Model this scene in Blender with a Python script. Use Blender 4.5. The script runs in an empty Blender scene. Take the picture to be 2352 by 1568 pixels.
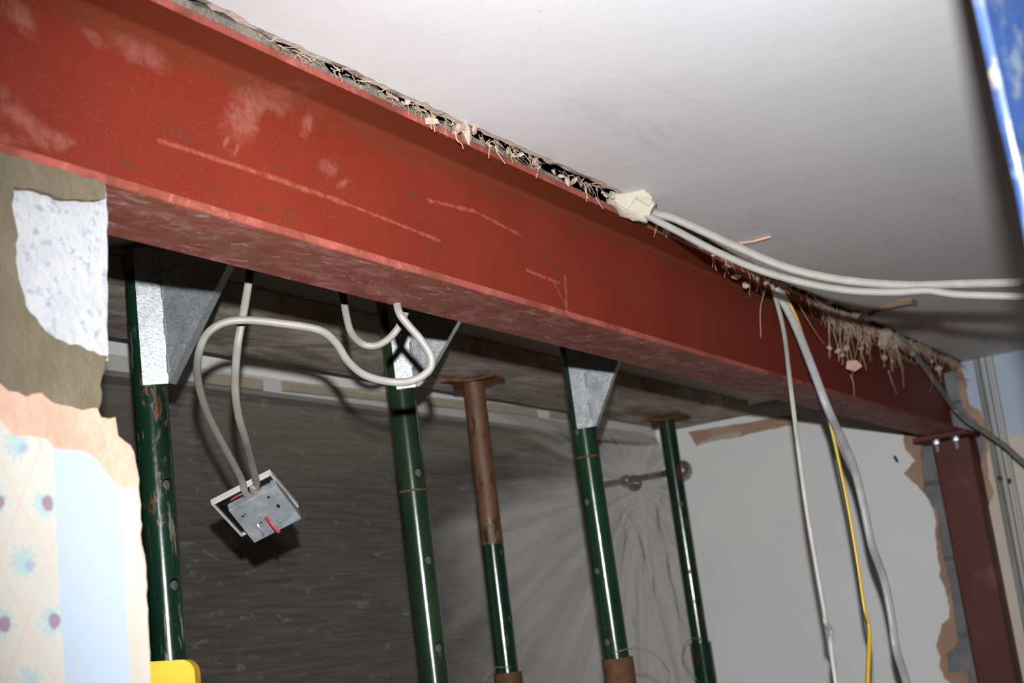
import bpy, bmesh, math, random
from mathutils import Vector, Matrix, noise as mnoise
from mathutils.geometry import tessellate_polygon

random.seed(7)
scene = bpy.context.scene
COL = scene.collection

# ------------------------------------------------------------------ camera
FPX = 3240.5
CAM = Vector((0, 0, 1.75))
R_ = Vector((0.49179706, -0.86149327, -0.12635269))
U_ = Vector((-0.11722056, -0.20930157, 0.97079977))
F_ = Vector((0.86278328, 0.46262534, 0.20391862))
cd = bpy.data.cameras.new('camera')
cam = bpy.data.objects.new('camera', cd)
COL.objects.link(cam)
m = Matrix((R_, U_, -F_)).transposed().to_4x4()
m.translation = CAM
cam.matrix_world = m
cd.sensor_width = 36
cd.lens = FPX / 2352 * 36
cd.clip_start = 0.02
cd.dof.use_dof = True
cd.dof.focus_distance = 1.75
cd.dof.aperture_fstop = 9
scene.camera = cam

# ------------------------------------------------------------------ light
w = bpy.data.worlds.new('world')
scene.world = w
w.use_nodes = True
w.node_tree.nodes['Background'].inputs[0].default_value = (1.0, 0.55, 0.33, 1)
w.node_tree.nodes['Background'].inputs[1].default_value = 0.035
# the camera's own flash, raised above the lens
fl = bpy.data.lights.new('camera_flash', 'SPOT')
fl.energy = 355
fl.color = (0.985, 0.99, 1.0)
fl.shadow_soft_size = 0.010
fl.spot_size = math.radians(74)
fl.spot_blend = 1.0
flo = bpy.data.objects.new('camera_flash', fl)
COL.objects.link(flo)
mm = (Matrix.Rotation(math.radians(-9), 4, U_) @ Matrix.Rotation(math.radians(-5), 4, R_) @ m.to_3x3().to_4x4())
mm.translation = CAM + U_ * 0.12 + F_ * 0.02
flo.matrix_world = mm
vs = scene.view_settings
vs.view_transform = 'Standard'
vs.look = 'None'
vs.exposure = 0.0
vs.gamma = 1.0
vs.use_curve_mapping = False

# ------------------------------------------------------------------ helpers
ZB = CAM.z + 0.415          # beam underside
YF = 0.817                  # beam front flange edge
BW, BH = 0.1018, 0.2032
ZT = ZB + BH                # beam top
ZC = ZT + 0.012             # near ceiling
ZC2 = ZT + 0.006            # far ceiling
XW = 4.30                   # end wall face
FLOOR = 0.0
PY = 1.80                   # plane of the polythene sheet


def ray(px, py):
    return F_ + R_ * ((px - 1176) / FPX) - U_ * ((py - 784) / FPX)


def at(px, py, t):
    return CAM + ray(px, py) * t


def onp(px, py, ax, val):
    d = ray(px, py)
    return CAM + d * ((val - CAM[ax]) / d[ax])


def onX(px, py, v=XW): return onp(px, py, 0, v)
def onY(px, py, v=YF): return onp(px, py, 1, v)
def onZ(px, py, v=ZC): return onp(px, py, 2, v)


def link(name, me, parent=None, recenter=True):
    if recenter and len(me.vertices):
        lo = Vector((1e9,) * 3); hi = Vector((-1e9,) * 3)
        for v in me.vertices:
            for k in range(3):
                lo[k] = min(lo[k], v.co[k]); hi[k] = max(hi[k], v.co[k])
        c = Vector(((lo.x + hi.x) / 2, (lo.y + hi.y) / 2, lo.z))
        me.transform(Matrix.Translation(-c))
    else:
        c = Vector((0, 0, 0))
    o = bpy.data.objects.new(name, me)
    COL.objects.link(o)
    wl = c
    if parent is not None:
        o.parent = parent
        wp = Vector((0, 0, 0)); q = parent
        while q is not None:
            wp += q.location; q = q.parent
        o.location = wl - wp
    else:
        o.location = wl
    return o


class MB:
    def __init__(s):
        s.v = []; s.f = []; s.mi = []; s.cur = 0; s.M = None

    def add(s, vs_, fs):
        n = len(s.v)
        for q in vs_:
            q = Vector(q)
            s.v.append(s.M @ q if s.M is not None else q)
        for f in fs:
            s.f.append([n + i for i in f]); s.mi.append(s.cur)
        return s

    def box(s, lo, hi):
        x0, y0, z0 = lo; x1, y1, z1 = hi
        return s.add([(x0, y0, z0), (x1, y0, z0), (x1, y1, z0), (x0, y1, z0), (x0, y0, z1), (x1, y0, z1), (x1, y1, z1), (x0, y1, z1)],
                     [(0, 3, 2, 1), (4, 5, 6, 7), (0, 1, 5, 4), (1, 2, 6, 5), (2, 3, 7, 6), (3, 0, 4, 7)])

    def obox(s, c, a, b, n, sa, sb, sn):
        """oriented box: centre c, axes a b n, full sizes"""
        c = Vector(c); vs_ = []
        for k in (-.5, .5):
            for i, j in ((-.5, -.5), (.5, -.5), (.5, .5), (-.5, .5)):
                vs_.append(c + a * (sa * i) + b * (sb * j) + n * (sn * k))
        return s.add(vs_, [(0, 3, 2, 1), (4, 5, 6, 7), (0, 1, 5, 4), (1, 2, 6, 5), (2, 3, 7, 6), (3, 0, 4, 7)])

    def poly(s, pts, off):
        """prism: 3D polygon pts extruded by vector off"""
        return s.polyh([pts], off)

    def polyh(s, loops, off):
        off = Vector(off)
        flat = [Vector(p) for lp in loops for p in lp]
        n = len(flat)
        tris = tessellate_polygon([[Vector(p) for p in lp] for lp in loops])
        vs_ = flat + [p + off for p in flat]
        fs = [tuple(t) for t in tris] + [tuple(n + i for i in reversed(t)) for t in tris]
        b = 0
        for lp in loops:
            k = len(lp)
            for i in range(k):
                a_, b_ = b + i, b + (i + 1) % k
                fs.append((a_, b_, n + b_, n + a_))
            b += k
        return s.add(vs_, fs)

    def lathe(s, prof, seg=24, origin=(0, 0, 0), axis=(0, 0, 1), closed=False, cap=True):
        """prof: list of (r, h)"""
        o = Vector(origin); ax = Vector(axis).normalized()
        a = ax.orthogonal().normalized(); b = ax.cross(a)
        vs_ = []; fs = []
        for r, h in prof:
            for i in range(seg):
                t = 2 * math.pi * i / seg
                vs_.append(o + ax * h + (a * math.cos(t) + b * math.sin(t)) * r)
        n = len(prof)
        for j in range(n if closed else n - 1):
            j2 = (j + 1) % n
            for i in range(seg):
                i2 = (i + 1) % seg
                fs.append((j * seg + i, j * seg + i2, j2 * seg + i2, j2 * seg + i))
        if cap and not closed:
            fs.append(tuple(range(seg - 1, -1, -1)))
            fs.append(tuple((n - 1) * seg + i for i in range(seg)))
        return s.add(vs_, fs)

    def sweep(s, pts, w_, h_, seg=10, ref=None, power=2.0, taper=None):
        """tube with an elliptic / stadium section of width w_ and height h_; the width lies across ref"""
        ref = ref or F_
        vs_ = []; fs = []; n = len(pts); prev = None
        for i, p in enumerate(pts):
            t = (pts[min(i + 1, n - 1)] - pts[max(i - 1, 0)])
            if t.length < 1e-9: t = Vector((0, 0, 1))
            t.normalize()
            sd = t.cross(ref)
            if sd.length < 0.08 and prev is not None: sd = prev
            sd.normalize()
            if prev is not None and sd.dot(prev) < 0: sd = -sd
            prev = sd
            nm = sd.cross(t).normalized()
            k = 1 if taper is None else taper(i / (n - 1))
            for q in range(seg):
                a = 2 * math.pi * q / seg
                ca, sa = math.cos(a), math.sin(a)
                ca = math.copysign(abs(ca) ** (2 / power), ca); sa = math.copysign(abs(sa) ** (2 / power), sa)
                vs_.append(p + sd * (ca * w_ / 2 * k) + nm * (sa * h_ / 2 * k))
        for i in range(n - 1):
            for q in range(seg):
                q2 = (q + 1) % seg
                fs.append((i * seg + q, i * seg + q2, (i + 1) * seg + q2, (i + 1) * seg + q))
        fs.append(tuple(range(seg - 1, -1, -1)))
        fs.append(tuple((n - 1) * seg + q for q in range(seg)))
        return s.add(vs_, fs)

    def build(s, name, mats, parent=None, smooth=False, recenter=True, bevel=0, angle=40):
        if not isinstance(mats, (list, tuple)): mats = [mats]
        me = bpy.data.meshes.new(name)
        me.from_pydata([tuple(v) for v in s.v], [], s.f)
        for q in mats: me.materials.append(q)
        me.polygons.foreach_set('material_index', s.mi)
        bm = bmesh.new(); bm.from_mesh(me)
        bmesh.ops.recalc_face_normals(bm, faces=bm.faces)
        bm.to_mesh(me); bm.free()
        o = link(name, me, parent, recenter)
        if smooth:
            me.polygons.foreach_set('use_smooth', [True] * len(me.polygons))
            me.set_sharp_from_angle(angle=math.radians(angle))
        if bevel:
            bv = o.modifiers.new('bevel', 'BEVEL'); bv.width = bevel; bv.segments = 2; bv.limit_method = 'ANGLE'
        return o


def empty(name, loc):
    o = bpy.data.objects.new(name, None)
    COL.objects.link(o)
    o.location = loc
    o.empty_display_size = 0.05
    return o


def tag(o, label=None, cat=None, group=None, kind=None):
    if label: o['label'] = label
    if cat: o['category'] = cat
    if group: o['group'] = group
    if kind: o['kind'] = kind
    return o


def struct(o, label, cat):
    return tag(o, label, cat, kind='structure')


def copy_tree(o, parent=None):
    c = o.copy(); COL.objects.link(c)
    if parent is not None: c.parent = parent
    for ch in list(o.children): copy_tree(ch, c)
    return c


def crom(P, k=8):
    P = [Vector(p) for p in P]
    out = []
    Q = [P[0] * 2 - P[1]] + P + [P[-1] * 2 - P[-2]]
    for i in range(1, len(Q) - 2):
        p0, p1, p2, p3 = Q[i - 1:i + 3]
        for j in range(k):
            t = j / k
            out.append(.5 * ((2 * p1) + (p2 - p0) * t + (2 * p0 - 5 * p1 + 4 * p2 - p3) * t * t + (3 * p1 - p0 - 3 * p2 + p3) * t ** 3))
    out.append(P[-1])
    return out


def ragged(P, step, amp, seed=0, closed=True):
    """subdivide a 3D outline and jitter it within its own plane"""
    rn = random.Random(seed)
    P = [Vector(p) for p in P]
    nrm = Vector((0, 0, 0))
    for i in range(len(P)):
        nrm += P[i].cross(P[(i + 1) % len(P)])
    if nrm.length < 1e-12 or not closed:
        nrm = (P[1] - P[0]).cross(P[-1] - P[0])
    nrm.normalize()
    out = []
    n = len(P)
    for i in range(n if closed else n - 1):
        a, b = P[i], P[(i + 1) % n]
        d = b - a; L = d.length
        k = max(1, min(60, int(L / step)))
        sd = nrm.cross(d).normalized() if L > 1e-9 else Vector()
        for j in range(k):
            q = a + d * (j / k)
            if k < 60: q = q + sd * rn.uniform(-amp, amp)
            out.append(q)
    if not closed: out.append(P[-1])
    return out


# ------------------------------------------------------------------ materials
def new_mat(name):
    mt = bpy.data.materials.new(name)
    mt.use_nodes = True
    nt = mt.node_tree
    b = nt.nodes['Principled BSDF']
    return mt, nt, b


class N:
    """tiny node-graph helper"""
    def __init__(s, nt): s.nt = nt

    def n(s, t, **kw):
        x = s.nt.nodes.new(t)
        for k, v in kw.items(): setattr(x, k, v)
        return x

    def set(s, sock, v):
        if isinstance(v, bpy.types.NodeSocket): s.nt.links.new(v, sock)
        elif isinstance(v, (tuple, list)) and len(v) == 3 and sock.type == 'RGBA': sock.default_value = (*v, 1)
        else: sock.default_value = v

    def obj(s): return s.n('ShaderNodeTexCoord').outputs['Object']

    def pos(s): return s.n('ShaderNodeNewGeometry').outputs['Position']

    def mapping(s, vec, scale=(1, 1, 1), rot=(0, 0, 0), loc=(0, 0, 0)):
        x = s.n('ShaderNodeMapping'); s.set(x.inputs['Vector'], vec)
        x.inputs['Scale'].default_value = scale; x.inputs['Rotation'].default_value = rot; x.inputs['Location'].default_value = loc
        return x.outputs[0]

    def noise(s, vec, scale, detail=4, rough=.55, dist=0):
        x = s.n('ShaderNodeTexNoise'); s.set(x.inputs['Vector'], vec)
        x.inputs['Scale'].default_value = scale; x.inputs['Detail'].default_value = detail
        x.inputs['Roughness'].default_value = rough; x.inputs['Distortion'].default_value = dist
        return x.outputs['Fac']

    def voro(s, vec, scale, out='Distance', feature='F1'):
        x = s.n('ShaderNodeTexVoronoi'); x.feature = feature
        s.set(x.inputs['Vector'], vec); x.inputs['Scale'].default_value = scale
        return x.outputs[out]

    def ramp(s, fac, stops):
        x = s.n('ShaderNodeValToRGB'); s.set(x.inputs[0], fac)
        e = x.color_ramp.elements
        while len(e) > 1: e.remove(e[-1])
        for i, (p, c) in enumerate(stops):
            if not isinstance(c, (tuple, list)): c = (c, c, c)
            el = e[0] if i == 0 else e.new(p)
            el.position = p; el.color = (*c, 1)
        return x.outputs[0]

    def mix(s, fac, a, b, mode='MIX'):
        x = s.n('ShaderNodeMix', data_type='RGBA', blend_type=mode)
        s.set(x.inputs[0], fac); s.set(x.inputs[6], a); s.set(x.inputs[7], b)
        return x.outputs[2]

    def math(s, op, a, b=0, c=0, clamp=False):
        x = s.n('ShaderNodeMath', operation=op, use_clamp=clamp)
        s.set(x.inputs[0], a); s.set(x.inputs[1], b)
        if op in ('MULTIPLY_ADD', 'SMOOTH_MIN', 'COMPARE', 'WRAP'): s.set(x.inputs[2], c)
        return x.outputs[0]

    def vmath(s, op, a, b=(0, 0, 0), out=0):
        x = s.n('ShaderNodeVectorMath', operation=op)
        s.set(x.inputs[0], a); s.set(x.inputs[1], b)
        return x.outputs[out]

    def smooth(s, v, lo, hi):
        x = s.n('ShaderNodeMapRange', interpolation_type='SMOOTHSTEP')
        s.set(x.inputs[0], v); x.inputs[1].default_value = lo; x.inputs[2].default_value = hi
        return x.outputs[0]

    def sep(s, v):
        x = s.n('ShaderNodeSeparateXYZ'); s.set(x.inputs[0], v); return x.outputs

    def comb(s, x_, y_, z_):
        x = s.n('ShaderNodeCombineXYZ')
        s.set(x.inputs[0], x_); s.set(x.inputs[1], y_); s.set(x.inputs[2], z_)
        return x.outputs[0]

    def bump(s, bsdf, h, strength=.3, dist=.002):
        x = s.n('ShaderNodeBump'); x.inputs['Strength'].default_value = strength; x.inputs['Distance'].default_value = dist
        s.set(x.inputs['Height'], h); s.nt.links.new(x.outputs[0], bsdf.inputs['Normal'])


def simple(name, stops, scale=20, rough=.8, bump=.3, bscale=None, bdist=.002, metallic=0, detail=5, stretch=(1, 1, 1), spec=.3):
    mt, nt, b = new_mat(name); g = N(nt)
    v = g.mapping(g.obj(), stretch)
    c = g.ramp(g.noise(v, scale, detail, .6), stops)
    g.set(b.inputs['Base Color'], c)
    b.inputs['Roughness'].default_value = rough; b.inputs['Metallic'].default_value = metallic
    b.inputs['Specular IOR Level'].default_value = spec
    if bump: g.bump(b, g.noise(v, bscale or scale * 3, 5, .6), bump, bdist)
    return mt


def sr(r, g, b):
    f = lambda c: (c / 255 / 12.92) if c <= 10.3 else ((c / 255 + .055) / 1.055) ** 2.4
    return (f(r), f(g), f(b))


M = {}
# --- beam: red oxide primer, dusty smears and chalk scuffs on the web
def beam_mat(name, dusty):
    mt, nt, b = new_mat(name); g = N(nt)
    p = g.pos()
    base = g.ramp(g.noise(p, 7, 4, .6), [(0.3, (.150, .0140, .0050)), (.7, (.182, .0185, .0066))])
    base = g.mix(g.smooth(g.noise(g.mapping(p, (1, 1, 2.5)), 16, 6, .65), .56, .75), base, (.095, .026, .011))
    if dusty:
        st = g.mapping(p, (1, 2.6, 1), (0, 0, .5))
        s1 = g.smooth(g.noise(st, 15, 7, .7, .7), .40, .70)
        base = g.mix(s1, (.25, .060, .046), (.46, .20, .18) if dusty == 1 else (.36, .095, .068))
        s2 = g.smooth(g.noise(g.mapping(p, (1, 2, 1), (0, 0, .9), (4, 2, 0)), 9, 5, .7, 1), .46, .62)
        base = g.mix(g.math('MULTIPLY', s2, .85), base, (.24, .10, .055) if dusty == 1 else (.16, .04, .02))
        s3 = g.smooth(g.noise(st, 30, 6, .75, .9), .55, .70)
        base = g.mix(g.math('MULTIPLY', s3, .75), base, (.62, .46, .43) if dusty == 1 else (.42, .16, .13))
    else:
        X, Y, Z = g.sep(p)
        P2 = g.comb(X, Z, 0.0)
        wob = g.noise(p, 35, 4, .7)

        def seg(a, b2, wd):
            a = Vector((a.x, a.z, 0)); b2 = Vector((b2.x, b2.z, 0)); d = b2 - a; L2 = d.length_squared
            ap = g.vmath('SUBTRACT', P2, tuple(a))
            h = g.math('DIVIDE', g.vmath('DOT_PRODUCT', ap, tuple(d), 1), L2, clamp=True)
            x = g.n('ShaderNodeVectorMath', operation='SCALE'); x.inputs[0].default_value = d; g.set(x.inputs['Scale'], h)
            dist = g.vmath('LENGTH', g.vmath('SUBTRACT', ap, x.outputs[0]), out=1)
            dist = g.math('ADD', dist, g.math('MULTIPLY', g.math('SUBTRACT', wob, .5), .006))
            return g.smooth(dist, wd * 1.7, wd * .3)
        yw = YF + BW / 2 - .003
        lines = [((365, 322), (560, 385), .0022), ((560, 385), (790, 465), .0026), ((790, 465), (1010, 552), .0018),
                 ((985, 460), (1090, 485), .0022), ((1090, 485), (1198, 540), .0018), ((1210, 620), (1285, 650), .0022), ((1298, 635), (1302, 712), .0035), ((1270, 645), (1300, 700), .0022)]
        m_ = None
        for a, b2, wd in lines:
            sgm = seg(onY(*a, yw), onY(*b2, yw), wd)
            m_ = sgm if m_ is None else g.math('MAXIMUM', m_, sgm)
        base = g.mix(g.math('MULTIPLY', g.math('MULTIPLY', m_, g.smooth(g.noise(p, 90, 5, .7), .30, .62)), .5), base, (.42, .125, .075))
        # dusty hand smears
        sm = None
        for (cx, cy, rx, rz, rot) in [(560, 265, .055, .028, -.9), (640, 230, .05, .018, -.2), (705, 285, .030, .012, -.9), (760, 385, .03, .014, -.3), (330, 120, .06, .02, .1), (60, 285, .04, .02, .6), (50, 40, .03, .02, .3), (520, 325, .012, .004, -.9), (545, 340, .012, .003, -1), (90, 320, .06, .012, -.2), (790, 420, .02, .008, -.5), (215, 85, .02, .012, .2)]:
            c = onY(cx, cy, yw)
            d = g.mapping(g.vmath('SUBTRACT', P2, (c.x, c.z, 0)), (1, 1, 1), (0, 0, rot))
            d = g.mapping(d, (1 / rx, 1 / rz, 1))
            k = g.smooth(g.math('ADD', g.vmath('LENGTH', d, out=1), g.math('MULTIPLY', g.math('SUBTRACT', g.noise(p, 28, 6, .7, .6), .5), 2.2)), 1.0, .25)
            sm = k if sm is None else g.math('MAXIMUM', sm, k)
        base = g.mix(g.math('MULTIPLY', g.math('MULTIPLY', sm, g.smooth(g.noise(p, 45, 6, .75), .25, .65)), .5), base, (.34, .135, .11))
        # brown dusty band below the top flange
        base = g.mix(g.math('MULTIPLY', g.smooth(g.math('ADD', Z, g.math('MULTIPLY', g.math('SUBTRACT', g.noise(p, 12, 5, .7, 1), .5), .06)), ZT - .05, ZT - .012), .45), base, (.11, .040, .020))
        # fine flecks
        fk = g.voro(g.mapping(p, (1, 1, .6), (0, .5, 0)), 400)
        fm = g.math('MULTIPLY', g.smooth(fk, .17, .09), g.smooth(g.noise(p, 60, 2), .44, .56))
        base = g.mix(g.math('MULTIPLY', fm, .95), base, (.30, .13, .06))
    g.set(b.inputs['Base Color'], base)
    b.inputs['Roughness'].default_value = .5 if not dusty else .62
    b.inputs['Specular IOR Level'].default_value = .2
    g.bump(b, g.noise(p, 160, 4, .6), .12, .001)
    return mt


M['beam'] = beam_mat('red_primer', 0)
M['beam_dusty'] = beam_mat('red_primer_dusty', 1)
M['beam_edge'] = beam_mat('red_primer_edge', 2)
M['column'] = simple('maroon_primer', [(.3, (.070, .014, .012)), (.62, (.098, .023, .020)), (.8, (.17, .070, .062))], 9, .55, .1)


def ceiling_mat():
    mt, nt, b = new_mat('ceiling_paint'); g = N(nt); p = g.pos()
    c = g.ramp(g.noise(p, 2.2, 5, .6), [(.3, (.665, .66, .67)), (.7, (.735, .735, .75))])
    c = g.mix(g.math('MULTIPLY', g.smooth(g.noise(g.mapping(p, (1, 3.2, 1), (0, 0, .5)), 3.2, 6, .65, .6), .56, .74), .35), c, (.50, .46, .41))
    sp = g.math('MULTIPLY', g.smooth(g.voro(g.mapping(p, (1, 2, 1)), 26), .065, .03), g.smooth(g.noise(p, 9, 2), .53, .58))
    c = g.mix(g.math('MULTIPLY', sp, .6), c, (.33, .27, .22))
    g.set(b.inputs['Base Color'], c)
    b.inputs['Roughness'].default_value = .62
    h = g.math('ADD', g.noise(p, 20, 5, .55), g.math('MULTIPLY', g.noise(g.mapping(p, (1, 2.2, 1), (0, 0, .4)), 130, 3), .25))
    g.bump(b, h, .15, .003)
    return mt


M['ceiling'] = ceiling_mat()
M['white_wall'] = simple('white_wall_paint', [(.3, (.70, .705, .70)), (.7, (.76, .76, .75))], 3, .7, .12, 60, .002)


def end_wall_darkened():
    # white near the beam; the darkness behind the polythene is painted in further along
    mt, nt, b = new_mat('white_wall_with_dark_shade'); g = N(nt); p = g.pos()
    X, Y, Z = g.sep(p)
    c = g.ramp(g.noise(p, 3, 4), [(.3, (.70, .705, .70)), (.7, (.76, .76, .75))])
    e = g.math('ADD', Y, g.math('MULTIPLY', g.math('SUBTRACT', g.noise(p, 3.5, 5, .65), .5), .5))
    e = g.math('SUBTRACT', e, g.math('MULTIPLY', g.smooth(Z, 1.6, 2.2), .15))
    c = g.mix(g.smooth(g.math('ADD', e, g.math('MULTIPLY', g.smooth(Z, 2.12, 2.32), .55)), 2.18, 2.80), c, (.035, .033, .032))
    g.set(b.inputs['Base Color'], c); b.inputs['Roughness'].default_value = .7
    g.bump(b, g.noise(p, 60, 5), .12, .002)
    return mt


M['end_wall'] = end_wall_darkened()
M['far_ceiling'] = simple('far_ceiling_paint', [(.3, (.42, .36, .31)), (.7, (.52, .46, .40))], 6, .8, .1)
M['plaster_pink'] = simple('pink_plaster', [(.3, (0.4350, 0.2682, 0.1958)), (.7, (0.5510, 0.3625, 0.2755))], 25, .9, .6, 90, .003)
M['plaster_broken'] = simple('broken_plaster', [(.25, (.28, .20, .155)), (.6, (.43, .325, .27)), (.8, (.52, .44, .38))], 55, .95, .8, 160, .003)
M['plaster_lip'] = simple('fresh_broken_plaster', [(.25, (.46, .33, .26)), (.6, (.66, .52, .44)), (.8, (.74, .64, .56))], 55, .95, .6, 160, .002)
M['plaster_dull'] = simple('dull_brown_plaster', [(.3, (.30, .185, .125)), (.7, (.42, .275, .195))], 18, .9, .5, 70, .003)
M['block_grey'] = simple('grey_block', [(.3, (.13, .135, .145)), (.7, (.22, .225, .235))], 14, .92, .6, 80, .004)
M['mortar_grey'] = simple('grey_mortar', [(.3, (.10, .10, .10)), (.7, (.16, .16, .155))], 24, .95, .6, 90, .004)
M['mortar_pack'] = simple('packing_mortar', [(.25, (.10, .085, .07)), (.55, (.19, .165, .14)), (.8, (.26, .23, .20))], 35, .95, 1, 110, .006)
M['mortar_olive'] = simple('olive_mortar', [(.25, (0.0960, 0.0784, 0.0496)), (.6, (0.1312, 0.1104, 0.0720)), (.85, (0.1680, 0.1472, 0.1056))], 22, .92, .7, 70, .004)
M['void'] = simple('dark_joist_timber', [(.3, (.02, .017, .014)), (.7, (.05, .04, .03))], 12, .95, .3)
M['fibre'] = simple('plaster_hair', [(.3, (.30, .215, .14)), (.7, (.46, .35, .25))], 60, .9, 0)
M['floorm'] = simple('dusty_floor', [(.3, (.30, .26, .22)), (.7, (.40, .36, .31))], 6, .9, .3)


def padstone():
    mt, nt, b = new_mat('padstone_concrete'); g = N(nt); p = g.obj()
    c = g.ramp(g.noise(p, 30, 5, .6), [(.3, (0.3328, 0.3389, 0.3574)), (.7, (0.4190, 0.4190, 0.4314))])
    k = g.math('MULTIPLY', g.smooth(g.noise(p, 120, 4, .7), .53, .62), g.smooth(g.noise(p, 30, 3), .40, .58))
    c = g.mix(g.math('MULTIPLY', k, .8), c, (0.2100, 0.2240, 0.2800))
    k2 = g.math('MULTIPLY', g.smooth(g.voro(g.mapping(p, (1, 1, 1), (0, 0, 0), (3, 5, 1)), 40), .12, .05), g.smooth(g.noise(p, 14, 2), .56, .6))
    c = g.mix(g.math('MULTIPLY', k2, .8), c, (.40, .13, .05))
    g.set(b.inputs['Base Color'], c); b.inputs['Roughness'].default_value = .9
    g.bump(b, g.noise(p, 130, 5), .5, .003)
    return mt


M['padstone'] = padstone()
M['blue_paint'] = simple('pale_blue_paint', [(.3, (0.3570, 0.4270, 0.5110)), (.7, (0.3710, 0.4410, 0.5250))], 4, .6, .03)
M['cream_paint'] = simple('cream_edge_plaster', [(.3, (0.4305, 0.3947, 0.3373)), (.7, (0.4879, 0.4521, 0.3947))], 12, .8, .3, 60)


def wallpaper():
    mt, nt, b = new_mat('floral_wallpaper'); g = N(nt); p = g.pos()
    X, Y, Z = g.sep(p)
    c0 = onY(57, 1151, .795); c1 = onY(62, 1428, .795)
    Hh = abs(c0.z - c1.z); Wd = 2 * abs(onY(113, 1151, .795).x - c0.x)
    u = g.math('DIVIDE', g.math('SUBTRACT', X, c0.x), Wd)
    v = g.math('DIVIDE', g.math('SUBTRACT', Z, c0.z), Hh)
    base = g.ramp(g.noise(p, 14, 4), [(.3, (0.4631, 0.4410, 0.3895)), (.7, (0.5072, 0.4851, 0.4336))])
    wig = g.math('MULTIPLY', g.math('SUBTRACT', g.noise(p, 420, 1), .5), .07)

    def band(e):
        fr = g.math('ABSOLUTE', g.math('SUBTRACT', g.math('FRACT', g.math('ADD', g.math('ADD', e, wig), .5)), .5))
        return g.smooth(fr, .035, .012)
    ln = g.math('MAXIMUM', band(g.math('ADD', u, v)), band(g.math('SUBTRACT', u, v)))
    base = g.mix(g.math('MULTIPLY', ln, .40), base, (0.5220, 0.3420, 0.2970))

    def flower(du, dv, fruit):
        fu = g.math('SUBTRACT', g.math('FRACT', g.math('ADD', u, .5 - du)), .5)
        fv = g.math('SUBTRACT', g.math('FRACT', g.math('ADD', v, .5 - dv)), .5)
        q = g.comb(g.math('MULTIPLY', fu, Wd), g.math('MULTIPLY', fv, Hh), 0.)
        r = g.vmath('LENGTH', q, out=1)
        x, y, z = g.sep(q)
        ang = g.math('ARCTAN2', y, x)
        pet = g.math('MULTIPLY', g.math('SINE', g.math('MULTIPLY', ang, 11.0)), .0026)
        rr = g.math('ADD', r, g.math('ADD', pet, g.math('MULTIPLY', g.math('SUBTRACT', g.noise(p, 190, 4), .5), .026)))
        leaf = g.smooth(rr, .0125, .0065)
        if fruit:
            q2 = g.vmath('SUBTRACT', q, (.003, 0.0, 0))
            core = g.smooth(g.math('ADD', g.vmath('LENGTH', q2, out=1), g.math('MULTIPLY', g.noise(p, 150, 3), .005)), .0090, .0072)
        else:
            q2 = g.vmath('SUBTRACT', q, (.006, -.003, 0))
            core = g.math('MULTIPLY', g.smooth(g.math('ADD', g.vmath('LENGTH', q2, out=1), g.math('MULTIPLY', g.noise(p, 260, 2), .008)), .010, .006), .7)
        return leaf, core
    for du, dv, fr in ((0, .5, 0), (.5, 0, 1)):
        leaf, core = flower(du, dv, fr)
        base = g.mix(g.math('MULTIPLY', leaf, .55), base, (0.2040, 0.4250, 0.4760))
        base = g.mix(g.math('MULTIPLY', core, .7), base, (0.2210, 0.0765, 0.1445) if fr else (0.2040, 0.2040, 0.4590))
    g.set(b.inputs['Base Color'], base); b.inputs['Roughness'].default_value = .7
    return mt


M['wallpaper'] = wallpaper()


def galv():
    mt, nt, b = new_mat('galvanised_steel'); g = N(nt); p = g.obj()
    sp = g.voro(p, 420, 'Color')
    k = g.ramp(g.mix(.35, g.noise(p, 45, 7, .75), sp), [(.28, (.30, .325, .34)), (.5, (.46, .49, .51)), (.75, (.66, .69, .71))])
    g.set(b.inputs['Base Color'], k); b.inputs['Metallic'].default_value = .72
    g.set(b.inputs['Roughness'], g.ramp(g.noise(p, 60, 4), [(.3, .38), (.7, .46)]))
    g.bump(b, g.noise(p, 300, 3), .25, .001)
    return mt


M['galv'] = galv()
M['galv_dull'] = simple('dull_zinc', [(.3, (.17, .19, .205)), (.55, (.25, .27, .285)), (.8, (.36, .37, .37))], 60, .5, .2, 200, .001, metallic=.15)


def prop_mat(name, rust, seed, green=((.004, .018, .011), (.007, .030, .016)), rustc=(.13, .045, .014), scr=.66):
    mt, nt, b = new_mat(name); g = N(nt); p = g.mapping(g.pos(), (1, 1, .35), (0, 0, 0), (seed, seed * 1.7, 0))
    c = g.ramp(g.noise(p, 18, 4), [(.3, green[0]), (.7, green[1])])
    rm = g.smooth(g.noise(p, 38, 7, .72, .4), .70 - rust * .3, .76 - rust * .26)
    c = g.mix(rm, c, g.ramp(g.noise(p, 70, 3), [(.3, (rustc[0] * .55, rustc[1] * .55, rustc[2] * .6)), (.7, rustc)]))
    sc = g.smooth(g.noise(g.mapping(g.pos(), (1, 1, .16), (0, 0, 0), (seed * 3, 1, 0)), 60, 6, .7), scr, scr + .07)
    c = g.mix(g.math('MULTIPLY', sc, .65), c, (.22, .21, .17))
    g.set(b.inputs['Base Color'], c)
    g.set(b.inputs['Roughness'], g.math('MULTIPLY_ADD', rm, .40, .20))
    b.inputs['Specular IOR Level'].default_value = .55
    g.bump(b, g.noise(p, 120, 4), .18, .001)
    return mt


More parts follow.
